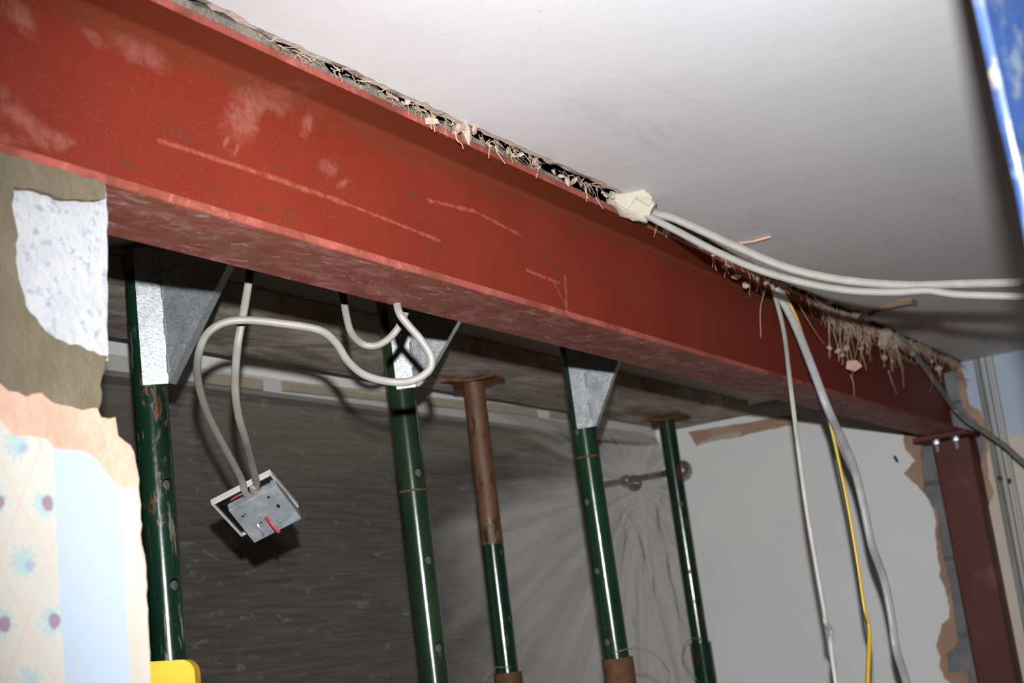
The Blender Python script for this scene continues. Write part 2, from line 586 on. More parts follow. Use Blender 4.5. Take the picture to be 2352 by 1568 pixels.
M['tube_inside'] = simple('dusty_tube_inside', [(.3, (.07, .063, .053)), (.7, (.11, .10, .085))], 40, .9, 0)
M['prop_a'] = prop_mat('prop_paint_worn', .50, 1.3, scr=.58)
M['prop_c'] = prop_mat('prop_paint_green', .12, 4.1, ((.008, .019, .010), (.015, .034, .016)))
M['prop_e'] = prop_mat('prop_paint_dark', .20, 6.7, ((.005, .020, .010), (.009, .036, .014)))
M['prop_b'] = prop_mat('prop_rusty', .30, 9.2)
M['prop_b2'] = prop_mat('prop_rust_brown', 1.15, 15.2, ((.006, .018, .012), (.010, .026, .014)), (.135, .055, .022))
M['prop_d'] = prop_mat('prop_paint_rust_mix', .50, 12.4, ((.006, .022, .014), (.010, .034, .018)), (.10, .032, .012))
M['rust'] = simple('rusty_steel', [(.25, (.035, .018, .010)), (.5, (.10, .042, .016)), (.75, (.22, .075, .015))], 40, .85, .5, 120, .002)
M['rust_thread'] = simple('rusty_thread', [(.3, (.05, .028, .016)), (.7, (.13, .055, .022))], 50, .8, .3, 120, .001)
M['bolt'] = simple('zinc_bolt', [(.3, (.42, .43, .44)), (.7, (.55, .56, .56))], 60, .35, 0, metallic=.6)


def wood():
    mt, nt, b = new_mat('scaffold_board'); g = N(nt); p = g.pos()
    gr = g.noise(g.mapping(p, (1.2, 22, 8)), 5, 6, .65, .7)
    c = g.ramp(gr, [(.25, (.24, .195, .15)), (.5, (.40, .34, .275)), (.75, (.54, .47, .39))])
    c = g.mix(g.smooth(g.noise(g.mapping(p, (1, 2.5, 1)), 5, 5, .7), .48, .62), c, (.62, .56, .48))
    c = g.mix(g.math('MULTIPLY', g.smooth(g.noise(g.mapping(p, (1, 3, 1), (0, 0, 0), (2, 7, 0)), 4, 6, .7, .5), .52, .62), .7), c, (.20, .15, .10))
    g.set(b.inputs['Base Color'], c); b.inputs['Roughness'].default_value = .85
    g.bump(b, gr, .35, .003)
    return mt


M['wood'] = wood()


def cable_mat(name, c0, c1, rough=.5, scale=40, dirt=None):
    mt, nt, b = new_mat(name); g = N(nt); p = g.obj()
    c = g.ramp(g.noise(p, scale, 4), [(.3, c0), (.7, c1)])
    if dirt: c = g.mix(g.math('MULTIPLY', g.smooth(g.noise(p, 22, 5, .7), .52, .66), .6), c, dirt)
    g.set(b.inputs['Base Color'], c); b.inputs['Roughness'].default_value = rough
    return mt


M['cable_light'] = cable_mat('pale_grey_sheath', (0.17, 0.162, 0.148), (0.215, 0.207, 0.19), .5, dirt=(.20, .15, .12))
M['cable_ceil'] = cable_mat('dusty_cream_sheath', (0.175, 0.167, 0.15), (0.215, 0.207, 0.188), .55, dirt=(.17, .14, .12))
M['cable_grey'] = cable_mat('grey_sheath', (0.240, 0.248, 0.248), (0.304, 0.308, 0.304), .45, dirt=(.25, .23, .20))
M['cable_dark'] = cable_mat('dark_grey_sheath', (.13, .13, .125), (.19, .185, .18), .5)
M['cable_old'] = cable_mat('old_grey_sheath', (0.288, 0.272, 0.248), (0.368, 0.352, 0.320), .5, dirt=(.22, .19, .17))
M['wire_red'] = cable_mat('red_insulation', (.24, .022, .022), (.32, .035, .032), .45)
M['wire_copper'] = cable_mat('steel_tie_wire', (.10, .07, .045), (.18, .12, .08), .5)


def earth():
    mt, nt, b = new_mat('earth_sleeve'); g = N(nt); n_ = g.sep(g.n('ShaderNodeNewGeometry').outputs['Normal'])
    d = g.vmath('DOT_PRODUCT', g.n('ShaderNodeNewGeometry').outputs['Normal'], (-.62, .62, -.35), 1)
    c = g.mix(g.smooth(d, .52, .62), (.62, .37, .02), (.04, .10, .03))
    g.set(b.inputs['Base Color'], c); b.inputs['Roughness'].default_value = .4
    return mt


M['earth'] = earth()
M['tape'] = simple('masking_tape', [(.3, (.34, .31, .24)), (.7, (.42, .39, .315))], 30, .75, .5, 70, .003)
M['tape_cream'] = simple('cream_tape', [(.3, (.36, .33, .24)), (.7, (.46, .42, .32))], 12, .6, .1)
M['plastic_white'] = simple('white_switch_plastic', [(.3, (.38, .38, .35)), (.7, (.44, .44, .41))], 40, .4, .05)
M['plastic_black'] = simple('black_bakelite', [(.3, (.006, .006, .007)), (.7, (.012, .012, .014))], 30, .2, .1)
M['yellow'] = simple('yellow_plastic', [(.3, (0.6120, 0.3230, 0.0102)), (.7, (0.7140, 0.3995, 0.0170))], 20, .5, .1)
M['black_hole'] = simple('hole_shade_black', [(.3, (.003, .003, .003)), (.7, (.006, .006, .006))], 30, .9, 0)
M['brass'] = simple('brushed_nickel', [(.3, (.30, .26, .22)), (.7, (.38, .34, .30))], 20, .3, 0, metallic=.8)
M['trim_green'] = simple('grey_green_trim', [(.25, (.10, .105, .085)), (.6, (.26, .265, .235)), (.85, (.36, .36, .33))], 22, .6, .3, stretch=(1, 1, .15))
M['trim_white'] = simple('offwhite_trim', [(.3, (.34, .34, .32)), (.7, (.46, .46, .44))], 16, .5, .1, stretch=(1, 1, .2))


def near_end_wall():
    mt, nt, b = new_mat('blue_over_cream_paint'); g = N(nt); p = g.pos()
    X, Y, Z = g.sep(p)
    zs = onX(2300, 1000).z
    k = g.smooth(g.math('ADD', Z, g.math('MULTIPLY', g.math('SUBTRACT', g.noise(p, 14, 4), .5), .035)), zs - .006, zs + .006)
    c = g.mix(k, g.ramp(g.noise(p, 8, 4), [(.3, (.52, .45, .38)), (.7, (.58, .51, .44))]), g.ramp(g.noise(p, 8, 4), [(.3, (.36, .43, .55)), (.7, (.42, .49, .60))]))
    g.set(b.inputs['Base Color'], c); b.inputs['Roughness'].default_value = .6
    return mt


M['near_end'] = near_end_wall()


def blue_post():
    mt, nt, b = new_mat('spattered_blue_paint'); g = N(nt); p = g.pos()
    c = g.ramp(g.noise(p, 26, 4, .6), [(.3, (.006, .016, .058)), (.65, (.012, .032, .098))])
    c = g.mix(g.math('MULTIPLY', g.smooth(g.noise(g.mapping(p, (1, 1, .8)), 45, 5, .65), .46, .66), .85), c, (.075, .092, .10))
    c = g.mix(g.smooth(g.noise(g.mapping(p, (1, 1, .8), (0, 0, 0), (3, 1, 2)), 34, 3, .6), .64, .72), c, (.12, .10, .07))
    g.set(b.inputs['Base Color'], c); b.inputs['Roughness'].default_value = .5
    return mt


M['blue_post'] = blue_post()


def polythene():
    mt, nt, b = new_mat('dusty_polythene'); g = N(nt); p = g.pos()
    out = nt.nodes['Material Output']
    nt.nodes.remove(b)
    tr = g.n('ShaderNodeBsdfTransparent'); tr.inputs[0].default_value = (.97, .96, .94, 1)
    tl = g.n('ShaderNodeBsdfTranslucent'); tl.inputs[0].default_value = (.80, .78, .74, 1)
    df = g.n('ShaderNodeBsdfDiffuse'); df.inputs[0].default_value = (.66, .62, .57, 1)
    gl = g.n('ShaderNodeBsdfGlossy'); gl.inputs['Roughness'].default_value = .25
    gl.inputs[0].default_value = (.9, .9, .88, 1)
    X, Y, Z = g.sep(p)
    v = g.comb(X, Z, 0.)
    streak = g.noise(g.mapping(v, (2, 45, 1), (0, 0, .06)), 3, 5, .7, .3)
    bp = g.n('ShaderNodeBump'); bp.inputs['Strength'].default_value = .5; bp.inputs['Distance'].default_value = .006
    g.set(bp.inputs['Height'], streak)
    cr = onY(1450, 1190, PY)
    msk = g.smooth(g.vmath('LENGTH', g.mapping(g.vmath('SUBTRACT', v, (cr.x, cr.z, 0)), (1 / .16, 1 / .13, 1)), out=1), 1.15, .5)
    cn = g.noise(g.mapping(v, (1.6, .7, 1), (0, 0, .35)), 15, 3, .6, .8)
    bg = g.n('ShaderNodeBump'); bg.inputs['Strength'].default_value = 1; bg.inputs['Distance'].default_value = .09
    g.set(bg.inputs['Height'], g.math('MULTIPLY', cn, msk)); nt.links.new(bp.outputs[0], bg.inputs['Normal'])
    nt.links.new(bg.outputs[0], gl.inputs['Normal'])
    for q in (df, tl): nt.links.new(bp.outputs[0], q.inputs['Normal'])
    scuff_and_folds = g.math('MULTIPLY', g.smooth(g.noise(g.mapping(v, (1, 3, 1), (0, 0, .25)), 16, 7, .75, .8), .56, .74), .22)
    # light folds painted in as whitened creases, fanning out from the curtain pole
    an = onY(1445, 1112, PY)
    q = g.vmath('SUBTRACT', v, (an.x, an.z, 0))
    qx, qy, qz = g.sep(q)
    rr = g.vmath('LENGTH', q, out=1)
    ang = g.math('ARCTAN2', qy, qx)
    fan = g.noise(g.comb(g.math('MULTIPLY', ang, 7.0), g.math('MULTIPLY', rr, .5), 0.), 1.8, 5, .65, .2)
    fm = g.math('MULTIPLY', g.smooth(fan, .42, .68), g.math('MULTIPLY', g.smooth(rr, 1.7, .35), g.smooth(rr, .02, .12)))
    scuff_and_folds = g.math('ADD', scuff_and_folds, g.math('MULTIPLY', fm, .34))
    sf = g.math('ADD', g.math('MULTIPLY', g.smooth(streak, .35, .7), .06), g.math('ADD', scuff_and_folds, .085))
    a = g.n('ShaderNodeMixShader'); a.inputs[0].default_value = .06
    nt.links.new(tr.outputs[0], a.inputs[1]); nt.links.new(tl.outputs[0], a.inputs[2])
    c = g.n('ShaderNodeMixShader'); g.set(c.inputs[0], sf)
    nt.links.new(a.outputs[0], c.inputs[1]); nt.links.new(df.outputs[0], c.inputs[2])
    d = g.n('ShaderNodeMixShader'); d.inputs[0].default_value = .05
    nt.links.new(c.outputs[0], d.inputs[1]); nt.links.new(gl.outputs[0], d.inputs[2])
    nt.links.new(d.outputs[0], out.inputs[0])
    return mt


M['polythene'] = polythene()
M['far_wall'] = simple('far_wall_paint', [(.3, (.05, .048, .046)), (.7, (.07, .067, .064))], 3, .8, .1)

# ------------------------------------------------------------------ the setting
fl_o = MB().box((-1.2, -2.2, -.1), (XW + .3, 4.2, 0)).build('floor', M['floorm'])
struct(fl_o, 'dusty bare floor below the propped opening', 'floor')

# near ceiling with a broken edge along the beam
edge_px = [(300, -80), (458, 0), (520, 32), (570, 58), (640, 92), (740, 136), (860, 192), (978, 245), (1040, 276), (1110, 304), (1200, 343), (1300, 388), (1410, 436), (1500, 486), (1600, 540), (1700, 590), (1800, 645), (1900, 690), (2000, 735), (2100, 780), (2195, 822)]
edge = [onZ(x, y) for x, y in edge_px]
edge[0] = onZ(300, -80)
edge = [Vector((e.x, min(max(e.y, YF - .035), YF + .012), ZC)) for e in edge]
edge = [Vector((-1.2, edge[0].y, ZC))] + edge
if edge[-1].x < XW + .02: edge.append(Vector((XW + .02, edge[-1].y, ZC)))
rn = random.Random(3)
fine = []
for a, b in zip(edge[:-1], edge[1:]):
    k = max(1, int((b - a).length / .012))
    for j in range(k):
        q = a.lerp(b, j / k)
        q.y -= .005
        q.y += rn.uniform(-.0015, .0015) + .0025 * mnoise.noise(Vector((q.x * 30, 0, 0)))
        fine.append(q)
fine.append(edge[-1])
mb = MB()
mb.poly(fine + [Vector((XW + .02, -2.2, ZC)), Vector((-1.2, -2.2, ZC))], (0, 0, .003))
ceil = mb.build('ceiling', M['ceiling'], recenter=False)
struct(ceil, 'white painted plaster ceiling on the near side of the red beam', 'ceiling')
# broken plaster edge behind the paint: bevelled lip reaching up to the beam
lip = MB()
vs_ = []; fs = []
for i, q in enumerate(fine):
    j1 = .010 + .005 * (mnoise.noise(Vector((q.x * 45, 2, 0))) + .6)
    j2 = .014 + .007 * (mnoise.noise(Vector((q.x * 60, 5, 0))) + .5)
    vs_ += [Vector((q.x, q.y - .004, ZC + .0012)), Vector((q.x, q.y + max(.001, j1 * .8), ZC + .0022)), Vector((q.x, q.y + max(.003, j2), ZC + .010)), Vector((q.x, q.y + .001, ZC + .020)), Vector((q.x, q.y - .05, ZC + .020))]
for i in range(len(fine) - 1):
    for k in range(4):
        fs.append((i * 5 + k, (i + 1) * 5 + k, (i + 1) * 5 + k + 1, i * 5 + k + 1))
lip.add(vs_, fs)
lip_o = lip.build('plaster_edge', M['plaster_lip'], ceil, smooth=True)
# deck added above to block world light and keep the cavity dark
deck = MB().box((-1.2, -2.2, ZC + .16), (XW + .3, 4.2, ZC + .2)).build('light_block_deck', M['void'], ceil)
# far ceiling
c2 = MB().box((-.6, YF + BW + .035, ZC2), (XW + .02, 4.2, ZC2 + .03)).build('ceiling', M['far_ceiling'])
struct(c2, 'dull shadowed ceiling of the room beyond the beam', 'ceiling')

# mortar packing on top of the beam, ragged front
mb = MB()
fr = []
x = -1.0
while x < 1.95:
    fr.append(Vector((x, YF + .005 + .006 * mnoise.noise(Vector((x * 18, 1, 0))) + rn.uniform(-.002, .002), 0)))
    x += .012
vs_ = []; fs = []
for i, q in enumerate(fr):
    top = ZT + .015 + .010 * mnoise.noise(Vector((q.x * 14, 7, 3))) + .006 * mnoise.noise(Vector((q.x * 50, 7, 3)))
    if mnoise.noise(Vector((q.x * 7, 3, 9))) > .30 or q.x > 1.75: top = ZT + .005
    if q.x < 1.3: top += .004
    vs_ += [Vector((q.x, q.y, ZT + .0005)), Vector((q.x, q.y - .002, (ZT + top) / 2)), Vector((q.x, q.y + .006, top)), Vector((q.x, YF + .09, top)), Vector((q.x, YF + .09, ZT + .0005))]
for i in range(len(fr) - 1):
    for k in range(5):
        k2 = (k + 1) % 5
        fs.append((i * 5 + k, (i + 1) * 5 + k, (i + 1) * 5 + k2, i * 5 + k2))
mb.add(vs_, fs)
pk = mb.build('mortar_packing', M['mortar_pack'], ceil, smooth=True)

# ---- end wall
wr = MB().box((XW + .02, -2.2, 0), (XW + .3, 4.2, ZC + .2)).build('wall_right', M['mortar_grey'])
struct(wr, 'end wall with white paint hacked back to grey blocks around the steel column', 'wall')
# grey blocks in the chase
blk_me = None
zrow = 0.02; row = 0
while zrow < ZC - .02:
    h = .215
    for k in range(3):
        y0 = .58 + k * .45 - (row % 2) * .225 - .1
        y1 = y0 + .44
        lo, hi = max(y0, .62), min(y1, 1.18)
        if hi - lo < .05: continue
        if row == 9: pass
        d = random.uniform(-.002, .002)
        MB().box((XW + .009 + d, lo, zrow), (XW + .025, hi, min(zrow + h, ZC - .012))).build('block', M['block_grey'], wr, bevel=.003)
    zrow += .225; row += 1


def zx(px, py, s, ox, oy): return (ox + px / s, oy + py / s)


def Z3(L): return [zx(a, b, 2.537, 2000, 950) for a, b in L]
def Z2(L): return [zx(a, b, 3.485, 1950, 650) for a, b in L]


def wall_layer(name, px, front, th, mat, parent, close, seed, step=.012, amp=.0022):
    P = [onX(x, y, front) for x, y in px]
    P = ragged(P, step, amp, seed, closed=False)
    P = P + [Vector((front, y, z)) for y, z in close(P)]
    return MB().poly(P, (th, 0, 0)).build(name, mat, parent)


whiteb = Z3([(165, 90), (190, 130), (195, 200), (260, 270), (195, 345), (310, 460), (365, 555), (385, 635), (375, 680), (390, 830), (405, 890), (400, 940), (430, 1020), (460, 1130), (455, 1190), (415, 1230), (380, 1350), (405, 1420), (400, 1480), (430, 1540), (470, 1575)])
brownb = Z3([(270, 80), (290, 140), (300, 330), (312, 460), (372, 548), (392, 560), (400, 720), (462, 1000), (492, 1180), (507, 1350), (450, 1400), (455, 1500), (565, 1500), (580, 1580)])
brown_l = wall_layer('plaster_patch', brownb, XW + .003, .010, M['plaster_dull'], wr, lambda P: [(P[-1].y - .03, 1.2), (P[-1].y, 0.01), (1.4, 0.01), (1.4, ZC2 - .002), (P[0].y, ZC2 - .002)], 21)
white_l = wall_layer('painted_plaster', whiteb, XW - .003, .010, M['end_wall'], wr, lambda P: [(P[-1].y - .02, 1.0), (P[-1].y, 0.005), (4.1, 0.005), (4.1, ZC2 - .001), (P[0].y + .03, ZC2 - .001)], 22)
creamb = Z2([(890, 590), (905, 720), (945, 790), (945, 890), (965, 980), (1030, 1010), (1075, 1080), (1110, 1200), (1110, 1330), (1100, 1440)]) + Z3([(690, 320), (685, 370), (712, 430), (715, 460), (690, 530), (660, 545), (690, 640), (735, 800), (720, 880), (745, 1000), (770, 1120), (800, 1200), (790, 1270), (810, 1400), (825, 1500), (865, 1510), (875, 1575)])
brownr = Z2([(848, 612), (875, 740), (880, 860), (910, 1000), (960, 1060), (1030, 1100), (1050, 1170), (1085, 1290), (1060, 1450)]) + Z3([(652, 490), (645, 560), (660, 680), (700, 850), (735, 1000), (755, 1100), (780, 1250), (800, 1400), (820, 1575)])
closeR = lambda P: [(P[-1].y - .05, 1.0), (P[-1].y - .05, 0.006), (-2.1, 0.006), (-2.1, ZC - .001), (P[0].y, ZC - .001)]
wall_layer('plaster_patch', brownr, XW + .002, .010, M['plaster_dull'], wr, closeR, 23)
wall_layer('painted_plaster', creamb, XW - .004, .010, M['near_end'], wr, closeR, 24)
# strip of torn lining under the far ceiling
P = [onX(x, y, XW - .005) for x, y in [(1580, 992), (1592, 1012), (1601, 1026), (1607, 1018), (1700, 1002), (1804, 978), (1830, 976), (1835, 950)]]
MB().poly(ragged(P, .03, .002, 5), (.003, 0, 0)).build('torn_lining', M['plaster_dull'], wr)
P = [onX(x, y, XW - .0065) for x, y in [(1604, 1018), (1640, 1000), (1700, 990), (1704, 1002), (1650, 1010), (1606, 1021)]]
MB().poly(ragged(P, .03, .0015, 6), (.003, 0, 0)).build('torn_lining', M['tape_cream'], wr)
# small nail scar
c = onX(2058, 1054, XW - .004)
MB().obox(c, Vector((0, .35, 1)).normalized(), Vector((0, 1, -.35)).normalized(), Vector((1, 0, 0)), .022, .008, .008).build('wall_plug', M['void'], wr, bevel=.002)

# ---- vertical trims on the near part of the end wall
for i, (pa, pb, wd, th, mt) in enumerate([((2240, 816), (2347, 1384), .016, .020, 'trim_green'), ((2256, 812), (2352, 1330), .012, .026, 'trim_white'), ((2272, 810), (2356, 1260), .014, .018, 'trim_white')]):
    a = onX(*pa, XW - .012); b = onX(*pb, XW - .012)
    yt = a.y; d = (b.y - a.y) / (b.z - a.z)
    yb = a.y + d * (0.01 - a.z)
    xf = XW - .004
    q = MB(); top = ZC - .001
    q.add([(xf - th, yt - wd / 2, top), (xf - th, yt + wd / 2, top), (xf, yt + wd / 2, top), (xf, yt - wd / 2, top),
           (xf - th, yb - wd / 2, 0.01), (xf - th, yb + wd / 2, 0.01), (xf, yb + wd / 2, 0.01), (xf, yb - wd / 2, 0.01)],
          [(0, 1, 2, 3), (7, 6, 5, 4), (0, 4, 5, 1), (1, 5, 6, 2), (2, 6, 7, 3), (3, 7, 4, 0)])
    o = q.build('trim_%d' % (i + 1), M[mt], bevel=.003)
    struct(o, ['worn grey-green vertical trim beside the steel column', 'thin off-white vertical strip next to the grey-green trim', 'off-white vertical strip furthest from the steel column'][i], 'trim')
    if i != 1:
        sc_ = onX(*((2296, 1098) if i == 0 else (2318, 1104)), xf - th)
        MB().lathe([(.001, .003), (.007, .001), (.008, -.004)], 12, (xf - th, sc_.y, sc_.z), (-1, 0, 0)).build('screw_head', M['rust'], o, smooth=True)

# ---- nib wall at left
XN = onY(241, 430, YF).x
nib = MB().box((-1.2, YF + .012, 0), (XN - .035, YF + BW + .02, ZB - .012)).build('wall_left', M['mortar_grey'])
struct(nib, 'stub of wall carrying the near end of the red beam', 'wall')


def nib_layer(name, loops, front, th, mat, seeds, amp=.0015, step=.008, bottom=None):
    L = []
    for k, px in enumerate(loops):
        P = [onY(x, y, front) for x, y in px]
        for q in P: q.z = min(q.z, ZB - .001)
        P = ragged(P, step, amp, seeds + k)
        for q in P: q.z = min(q.z, ZB - .0005)
        L.append(P)
    return MB().polyh(L, (0, th, 0)).build(name, mat, nib)


LFT = -420
FB = 3800
hole = [(28, 425), (70, 432), (120, 445), (150, 458), (185, 452), (225, 458), (243, 462), (246, 812), (215, 808), (175, 792), (130, 778), (92, 745), (62, 700), (45, 640), (36, 580), (40, 520), (30, 470)]
nib_layer('concrete_padstone', [[(20, 405), (241, 415), (246, 470), (247, 700), (248, 830), (150, 835), (40, 780), (15, 600)]], YF + .002, .012, M['padstone'], 31, .0008)
nib_layer('mortar_smear', [[(LFT, 240), (0, 335), (241, 414), (243, 455), (225, 460), (185, 454), (150, 460), (120, 447), (70, 434), (28, 427), (30, 470), (40, 520), (36, 580), (45, 640), (62, 700), (92, 745), (130, 778), (175, 792), (215, 808), (247, 816), (240, 850), (232, 885), (236, 905), (225, 940), (190, 945), (160, 940), (120, 925), (95, 905), (60, 915), (20, 900), (0, 880), (LFT, 840)]], YF - .004, .012, M['mortar_olive'], 41, .0016, .006)
nib_layer('bonding_plaster', [[(LFT, 830), (0, 880), (20, 895), (60, 910), (95, 900), (120, 920), (160, 935), (190, 940), (225, 936), (232, 958), (268, 958), (272, 998), (300, 1022), (314, 1060), (318, 1120), (322, 1160), (326, 1250), (335, 1300), (337, 1370), (341, 1400), (345, 1500), (347, 1700), (370, 2400), (400, FB), (LFT, FB)]], YF - .010, .020, M['plaster_pink'], 51, .0014, .007)
nib_layer('cream_plaster', [[(262, 1110), (285, 1120), (316, 1118), (322, 1160), (322, 1250), (333, 1300), (335, 1370), (340, 1400), (344, 1500), (346, 1700), (366, 2400), (396, FB), (330, FB), (280, 1500)]], YF - .0125, .004, M['cream_paint'], 61, .0008, .008)
nib_layer('blue_painted_strip', [[(110, 1028), (150, 1032), (190, 1036), (222, 1052), (240, 1078), (262, 1105), (273, 1125), (285, 1300), (296, 1500), (300, 1568), (360, FB), (190, FB), (148, 1568), (132, 1300)]], YF - .0145, .006, M['blue_paint'], 71, .0005, .010)
nib_layer('wallpaper', [[(LFT, 950), (0, 962), (18, 985), (30, 1002), (70, 1000), (105, 1005), (122, 1022), (126, 1100), (133, 1300), (150, 1568), (200, FB), (LFT, FB)]], YF - .017, .006, M['wallpaper'], 81, .0004, .010)

# ---- wall head over the far opening, far walls
hb = MB().box((-.6, PY + .012, onY(600, 884, PY).z - .008), (XW - .004, PY + .045, ZC2 - .0005)).build('wall_back', M['white_wall'])
struct(hb, 'white painted wall head above the polythene sheet', 'wall')
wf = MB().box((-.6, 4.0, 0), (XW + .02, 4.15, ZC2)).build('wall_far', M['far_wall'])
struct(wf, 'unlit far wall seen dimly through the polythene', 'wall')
ws = MB().box((-.75, YF + BW + .05, 0), (-.6, 4.15, ZC2)).build('wall_far_left', M['far_wall'])  # out of view, kept because it blocks world light
struct(ws, 'unseen side wall of the room behind the polythene', 'wall')

# ------------------------------------------------------------------ steel beam
def ub_profile():
    tf, tw, r = .0093, .0054, .0076
    P = []
    yc = YF + BW / 2

    def arc(cy, cz, a0, a1, n=5):
        return [(cy + r * math.cos(math.radians(a0 + (a1 - a0) * i / n)), cz + r * math.sin(math.radians(a0 + (a1 - a0) * i / n))) for i in range(n + 1)]
    e = .0012
    P += [(YF + e, ZB), (YF + BW - e, ZB), (YF + BW, ZB + e), (YF + BW, ZB + tf - e), (YF + BW - e, ZB + tf)]
    P += arc(yc + tw / 2 + r, ZB + tf + r, 270, 180)
    P += arc(yc + tw / 2 + r, ZT - tf - r, 180, 90)
    P += [(YF + BW - e, ZT - tf), (YF + BW, ZT - tf + e), (YF + BW, ZT - e), (YF + BW - e, ZT), (YF + e, ZT), (YF, ZT - e), (YF, ZT - tf + e), (YF + e, ZT - tf)]
    P += arc(yc - tw / 2 - r, ZT - tf - r, 90, 0)
    P += arc(yc - tw / 2 - r, ZB + tf + r, 0, -90)
    P += [(YF + e, ZB + tf), (YF, ZB + tf - e), (YF, ZB + e)]
    return P


prof = ub_profile()
mb = MB()
xs = [-1.0 + i * (XW + .015 + 1.0) / 60 for i in range(61)]
n = len(prof)
V = [(x, y, z) for x in xs for y, z in prof]
mb.v = [Vector(v) for v in V]
for i in range(60):
    for k in range(n):
        k2 = (k + 1) % n
        mb.f.append([i * n + k, i * n + k2, (i + 1) * n + k2, (i + 1) * n + k])
        ym = (prof[k][0] + prof[k2][0]) / 2; zm = (prof[k][1] + prof[k2][1]) / 2
        if zm < ZB + .0004: mi = 1
        elif ym < YF + .0015: mi = 2
        else: mi = 0
        mb.mi.append(mi)
mb.f.append(list(range(n))); mb.mi.append(0)
mb.f.append([60 * n + k for k in range(n)]); mb.mi.append(0)
beam = mb.build('steel_beam', [M['beam'], M['beam_dusty'], M['beam_edge']], smooth=True, recenter=False, angle=35)
tag(beam, 'long red primed steel I-beam spanning from the wall stub to the column', 'beam')

# ------------------------------------------------------------------ steel column
XCF = 4.20
a = onX(2150, 1032, XCF); b = onX(2235, 1002, XCF)
a2 = onX(2235, 1564, XCF); b2 = onX(2324, 1564, XCF)
col = empty('steel_column', (XCF + .05, (a.y + b.y) / 2, 0))
tag(col, 'dark maroon steel column bolted under the far end of the red beam', 'column')
cy1 = (a.y + a2.y) / 2; cy0 = (b.y + b2.y) / 2
dy = (a2.y - a.y + b2.y - b.y) / 2 / (a2.z - a.z) * 0
MB().box((XCF, cy0, 0.0), (XW + .019, cy1, ZB - .0145)).build('shaft', M['column'], col, bevel=.006)
MB().box((XCF - .075, cy0 - .012, ZB - .0142), (XW + .015, cy1 + .035, ZB - .0004)).build('cap_plate', M['column'], col, bevel=.0015)
for px, py in ((2152, 1022), (2196, 1012)):
    q = onX(px, py, XCF - .035)
    bo = MB()
    bo.lathe([(.0125, 0), (.0125, .003)], 18, (q.x, q.y, ZB - .0175), (0, 0, 1))
    bo.lathe([(.0095, 0), (.0105, .0015), (.0105, .0085), (.0095, .010)], 6, (q.x, q.y, ZB - .0275), (0, 0, 1))
    o = bo.build('bolt', M['bolt'], col)
    th_ = []
    for k in range(9):
        th_ += [(.0052, -.022 + k * .0024), (.0062, -.022 + k * .0024 + .0012)]
    MB().lathe(th_, 12, (q.x, q.y, ZB - .0275), (0, 0, 1)).build('threaded_end', M['bolt'], o, smooth=True)

# ------------------------------------------------------------------ props
def cut_holes(o, cutters):
    for c in cutters:
        bm = o.modifiers.new('cut', 'BOOLEAN'); bm.operation = 'DIFFERENCE'; bm.object = c; bm.solver = 'EXACT'
    dg = bpy.context.evaluated_depsgraph_get()
    dg.update()
    me = bpy.data.meshes.new_from_object(o.evaluated_get(dg))
    o.modifiers.clear()
    o.data = me
    for c in cutters:
        mcut = c.data; bpy.data.objects.remove(c); bpy.data.meshes.remove(mcut)


RT, RO = .0242, .0302


